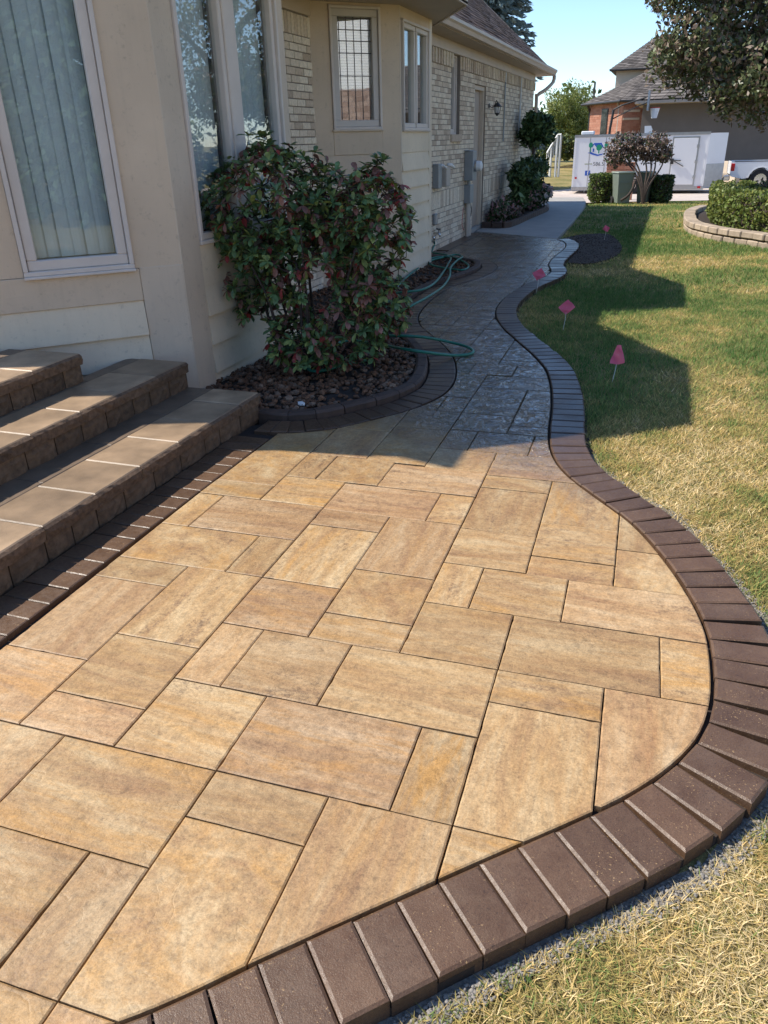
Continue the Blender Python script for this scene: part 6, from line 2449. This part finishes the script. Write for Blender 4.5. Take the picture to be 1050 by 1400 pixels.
# garage wing: its wall stands in the shade of its own eave
GY = 40.0
gw = thing('garage', (3, GY + 3, 0), 'taupe stucco garage wall in deep shade to the right of the trailer', 'garage')
g0, g1 = bgp(873, 200, GY).x, 11.0
gtop = bgp(960, 140, GY).z
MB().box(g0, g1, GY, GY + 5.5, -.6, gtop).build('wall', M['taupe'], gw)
MB().box(g0 - .3, g1 + .3, GY - 1.3, GY + 5.8, gtop, gtop + .12).build('eave', M['soffit'], gw)
apz = gtop + 2.2
V3 = [(g0 - .3, GY - 1.3, gtop + .125), (g1 + .3, GY - 1.3, gtop + .125), (g1 - 2, GY + 2.5, apz), (g0 + 2, GY + 2.5, apz), (g0 - .3, GY + 5.8, gtop + .125), (g1 + .3, GY + 5.8, gtop + .125)]
gr_ = MB().add(V3, [(0, 1, 2, 3), (4, 0, 3), (1, 5, 2), (5, 4, 3, 2)]).build('roof', M['gshingle'], gw)
shingle_rows(V3[0], V3[1], V3[2], V3[3], 18, 36, gr_, 6)
fw0, fw1 = bgp(974, 235, GY - 3.0).x, bgp(1003, 235, GY - 3.0).x
fzt = bgp(985, 220, GY - 3.0).z
tag(MB().add([(fw0, GY - 3, -.6), (fw1, GY - 4.2, -.6), (fw1, GY - 4.2, fzt), (fw0, GY - 3, fzt), (fw0 + .2, GY - 2.8, -.6), (fw1 + .2, GY - 4.0, -.6), (fw1 + .2, GY - 4.0, fzt), (fw0 + .2, GY - 2.8, fzt)],
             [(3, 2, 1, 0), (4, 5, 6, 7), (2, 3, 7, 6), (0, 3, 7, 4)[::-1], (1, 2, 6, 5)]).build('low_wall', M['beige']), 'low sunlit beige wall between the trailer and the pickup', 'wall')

# basketball stand
HY = 36.0
hp_ = bgp(822, 178, HY)
bh = thing('basketball_hoop', (hp_.x, HY, gz(0, HY)), 'basketball stand with a slanting arm showing above the trailer', 'basketball hoop')
q0, q1, q2, q3 = bgp(834, 176, HY), bgp(839, 150, HY), bgp(850, 144, HY), bgp(884, 133, HY)
MB().tube([(q0.x - .05, HY, gz(0, HY)), q0, q1], .05, 8).build('pole', M['blackm'], bh)
MB().tube([q1, q2, q3], .035, 6).build('arm', M['blackm'], bh)
MB().tube([q0.lerp(q1, .5), bgp(870, 146, HY), bgp(886, 140, HY)], .025, 6).build('brace', M['blackm'], bh)
bb_ = bgp(886, 138, HY)
MB().box(bb_.x, bb_.x + .06, HY - .6, HY + .6, bb_.z - .35, bb_.z + .35).build('backboard', M['alu'], bh)
MB().tube([(bb_.x + .3 + .2 * math.cos(k), HY + .2 * math.sin(k), bb_.z - .25) for k in np.linspace(0, 6.283, 17)], .012, 5).build('rim', M['redlamp'], bh)
net = bgp(897, 156, HY)
MB().tube([(bb_.x + .3, HY, bb_.z - .25), (bb_.x + .3, HY, bb_.z - .62)], [.19, .11], 10, caps=False).build('net', M['white'], bh)

# white stair railing on the far lawn
SY = 42.0
sr = thing('stair_railing', (bgp(755, 213, SY).x, SY, gz(0, SY)), 'white slanting stair railing on the far lawn', 'railing')
a0, a1, a2 = bgp(748, 209, SY), bgp(763, 184, SY), bgp(767.5, 184, SY)
lo = bgp(750, 214, SY)
mbr = MB().tube([a0, a1, a2], .05, 4)
mbr.build('handrail', M['pvc'], sr)
for (x, y0_, y1_) in ((754, 202, 213), (762.5, 186, 212), (767, 185, 212)):
    c0, c1 = bgp(x, y0_, SY), bgp(x - 1.5, y1_, SY)
    MB().tube([c0, (c0.x, SY, min(c1.z, gz(0, SY)))], .06, 4).build('post', M['pvc'], sr)
mm = MB()
for k in range(7):
    f = k / 6
    c0 = a0.lerp(a1, f)
    mm.tube([c0, (c0.x, SY, c0.z - .75)], .018, 4)
mm.build('balusters', M['pvc'], sr)

# ================================================================== FAR TREES
def conifer(name, base, H, R_, label, m, n, seed, group=None):
    t = thing(name, base, label, 'tree', group)
    r = np.random.RandomState(seed)
    bx_, by_, bz_ = base
    MB().tube([(bx_, by_, bz_ - .1), (bx_, by_, bz_ + H * .98)], [.16 * H / 8, .02], 8).build('trunk', M['bark'], t)
    P, A = [], []
    lim = MB()
    nb_ = int(n / 60)
    for k in range(nb_):
        f = (k + r.uniform(0, 1)) / nb_
        z = bz_ + .5 + (H - .5) * f
        L = R_ * (1 - f) ** .85 * r.uniform(.72, 1.12) + .12
        an = k * 2.399 + r.uniform(-.3, .3)
        d = np.array([math.cos(an), math.sin(an)])
        tip_dz = L * (-.22 + .30 * f)
        lim.tube([(bx_, by_, z), (bx_ + d[0] * L, by_ + d[1] * L, z + tip_dz)], [.025, .006], 4, caps=False)
        for q in range(60):
            u = r.uniform(.12, 1.0) ** .8
            lat = r.normal(0, .16) * L * (1.15 - u) + r.normal(0, .05)
            P.append((bx_ + d[0] * L * u - d[1] * lat, by_ + d[1] * L * u + d[0] * lat, z + tip_dz * u * u - abs(lat) * .35 + r.normal(0, .04) - .05))
            A.append((d[0] + r.normal(0, .4), d[1] + r.normal(0, .4), -.35 + r.normal(0, .3)))
    lim.build('limbs', M['bark'], t)
    P, A = np.array(P), np.array(A)
    n_ = len(P)
    A /= np.linalg.norm(A, axis=1)[:, None]
    B = np.cross(A, rand_dirs(n_))
    B /= np.linalg.norm(B, axis=1)[:, None]
    L = r.uniform(.16, .34, n_)[:, None] * (R_ / 2.3)
    W = L * .16
    V = np.stack([P - A * L * .5, P + B * W, P + A * L * .5, P - B * W], 1).reshape(-1, 3)
    np_mesh('foliage', V, np.arange(4 * n_).reshape(-1, 4), None, [m], t, stuff=True)
    return t


sb = oy(688, 180, 34.0)
conifer('spruce_tree', (sb.x - .75, 34.0, gz(0, 34)), 13.0, 2.5, 'tall blue green spruce rising behind the brown house roof', M['spruce'], 36000, 4)
yb = oy(776, 160, 62.0)
zg_ = gz(0, 62)
tbk = MB().tube([(yb.x, 62, zg_ - .1), (yb.x + .1, 62, yb.z)], [.16, .08], 7)
foliage_thing('yellowing_tree', (yb.x, 62, zg_), 'round yellow green tree on the far lawn between the brick wall and the trailer', 'tree',
              [((yb.x, 62, yb.z + .25), (1.75, 1.6, 1.65), 9000), ((yb.x - .9, 61.5, yb.z - .9), (1.1, 1.0, 1.0), 3500), ((yb.x + .9, 61.6, yb.z - .7), (.9, 1.0, 1.0), 3000)], [M['yel'], M['hedge']], [3, 1.4], .09, 1.4, mb_trunk=tbk, shell=.3, bump=.3)
for k, (px, py, Y, rx, rz, n, lab) in enumerate(((752, 196, 50, .9, .9, 1500, 'dark shrub behind the white stair railing'), (777, 201, 52, .8, .75, 1200, 'dark rounded shrub on the far lawn beside the trailer'),
                                               (742, 186, 56, .9, 1.1, 1800, 'tall dark evergreen shrub at the far corner of the brick wall'))):
    c = oy(px, py, Y)
    foliage_thing('garden_shrub', (c.x, Y, gz(0, Y)), lab, 'shrub', [((c.x, Y, c.z), (rx, .9, rz), n)], [M['hedge_d'], M['hedge']], [3, 1], .13, 1.5, group='shrubs on the far lawn')

# houses and trees across the road keep the horizon closed
P, Ns = [], []
for k in range(150):
    an = RS.uniform(0, 6.283)
    r_ = RS.uniform(85, 120)
    x, y = r_ * math.cos(an), r_ * math.sin(an)
    H = RS.uniform(3.2, 6.2)
    q, d = blob_points(700, (x, y, H * .55), (RS.uniform(2.5, 5), RS.uniform(2.5, 5), H * .55), .5, k, .3)
    P.append(q)
P = np.concatenate(P)
V, F, mi = leaf_quads(P, .42, [2, 1.3, .6], 1.3)
np_mesh('distant_wood', V, F, mi, [M['hedge_d'], M['hedge'], M['yel']], stuff=True, label='distant belt of trees all round the neighbourhood', cat='trees')

# trees and the house across the lawn, seen mirrored in the window panes
for k, (x, y, H, R_, lab) in enumerate(((9.5, -6.2, 10, 2.6, 'conifer on the neighbouring lawn mirrored in the near bay window, leftmost'), (12.5, -10.5, 12, 3.0, 'tall conifer on the neighbouring lawn mirrored in the near bay window'), (14, -5.5, 9, 2.4, 'conifer beside the neighbouring gabled house'))):
    conifer('conifer_tree', (x, y, -.06), H, R_, lab, M['conifer'], 17000, 20 + k, 'conifers on the neighbouring lawn')
nh = thing('gabled_neighbour_house', (15.5, 3.5, 0), 'brick house with a white gable across the lawn, mirrored in the leaded window', 'house')
MB().box(13.5, 21, -2.6, 11, -.1, 3.1).build('wall', M['pvc'], nh)
bkm, tl_ = MB(), []
brick_face(bkm, (13.495, 11), (13.495, -2.6), -.05, 3.08, tl_, .42, .155, seed=8)
o = bkm.build('bricks', mat_brick('red_brick', (.34, .24, .20), (.42, .30, .25), (.50, .38, .32)), nh, stuff=True)
a = o.data.attributes.new('tint', 'FLOAT', 'POINT')
a.data.foreach_set('value', np.array(tl_, np.float32))
MB().add([(13.48, -2.9, 3.1), (13.48, 11.3, 3.1), (13.48, 4.2, 7.4), (13.62, -2.9, 3.1), (13.62, 11.3, 3.1), (13.62, 4.2, 7.4)], [(0, 2, 1), (3, 4, 5), (0, 1, 4, 3)]).build('gable', M['white'], nh)
MB().add([(13.0, -3.3, 2.95), (13.0, 4.2, 7.6), (21.5, 4.2, 7.6), (21.5, -3.3, 2.95), (13.0, 11.7, 2.95), (21.5, 11.7, 2.95)], [(0, 1, 2, 3), (1, 4, 5, 2)]).build('roof', M['gshingle'], nh)
for (a_, b_) in (((-3.3, 2.95), (4.2, 7.6)), ((4.2, 7.6), (11.7, 2.95))):
    MB().add([(12.98, a_[0], a_[1] - .12), (12.98, b_[0], b_[1] - .12), (12.98, b_[0], b_[1] + .14), (12.98, a_[0], a_[1] + .14), (13.06, a_[0], a_[1] - .12), (13.06, b_[0], b_[1] - .12), (13.06, b_[0], b_[1] + .14), (13.06, a_[0], a_[1] + .14)],
             [(0, 1, 2, 3), (7, 6, 5, 4), (3, 2, 6, 7), (1, 0, 4, 5)]).build('barge_board', M['white'], nh)
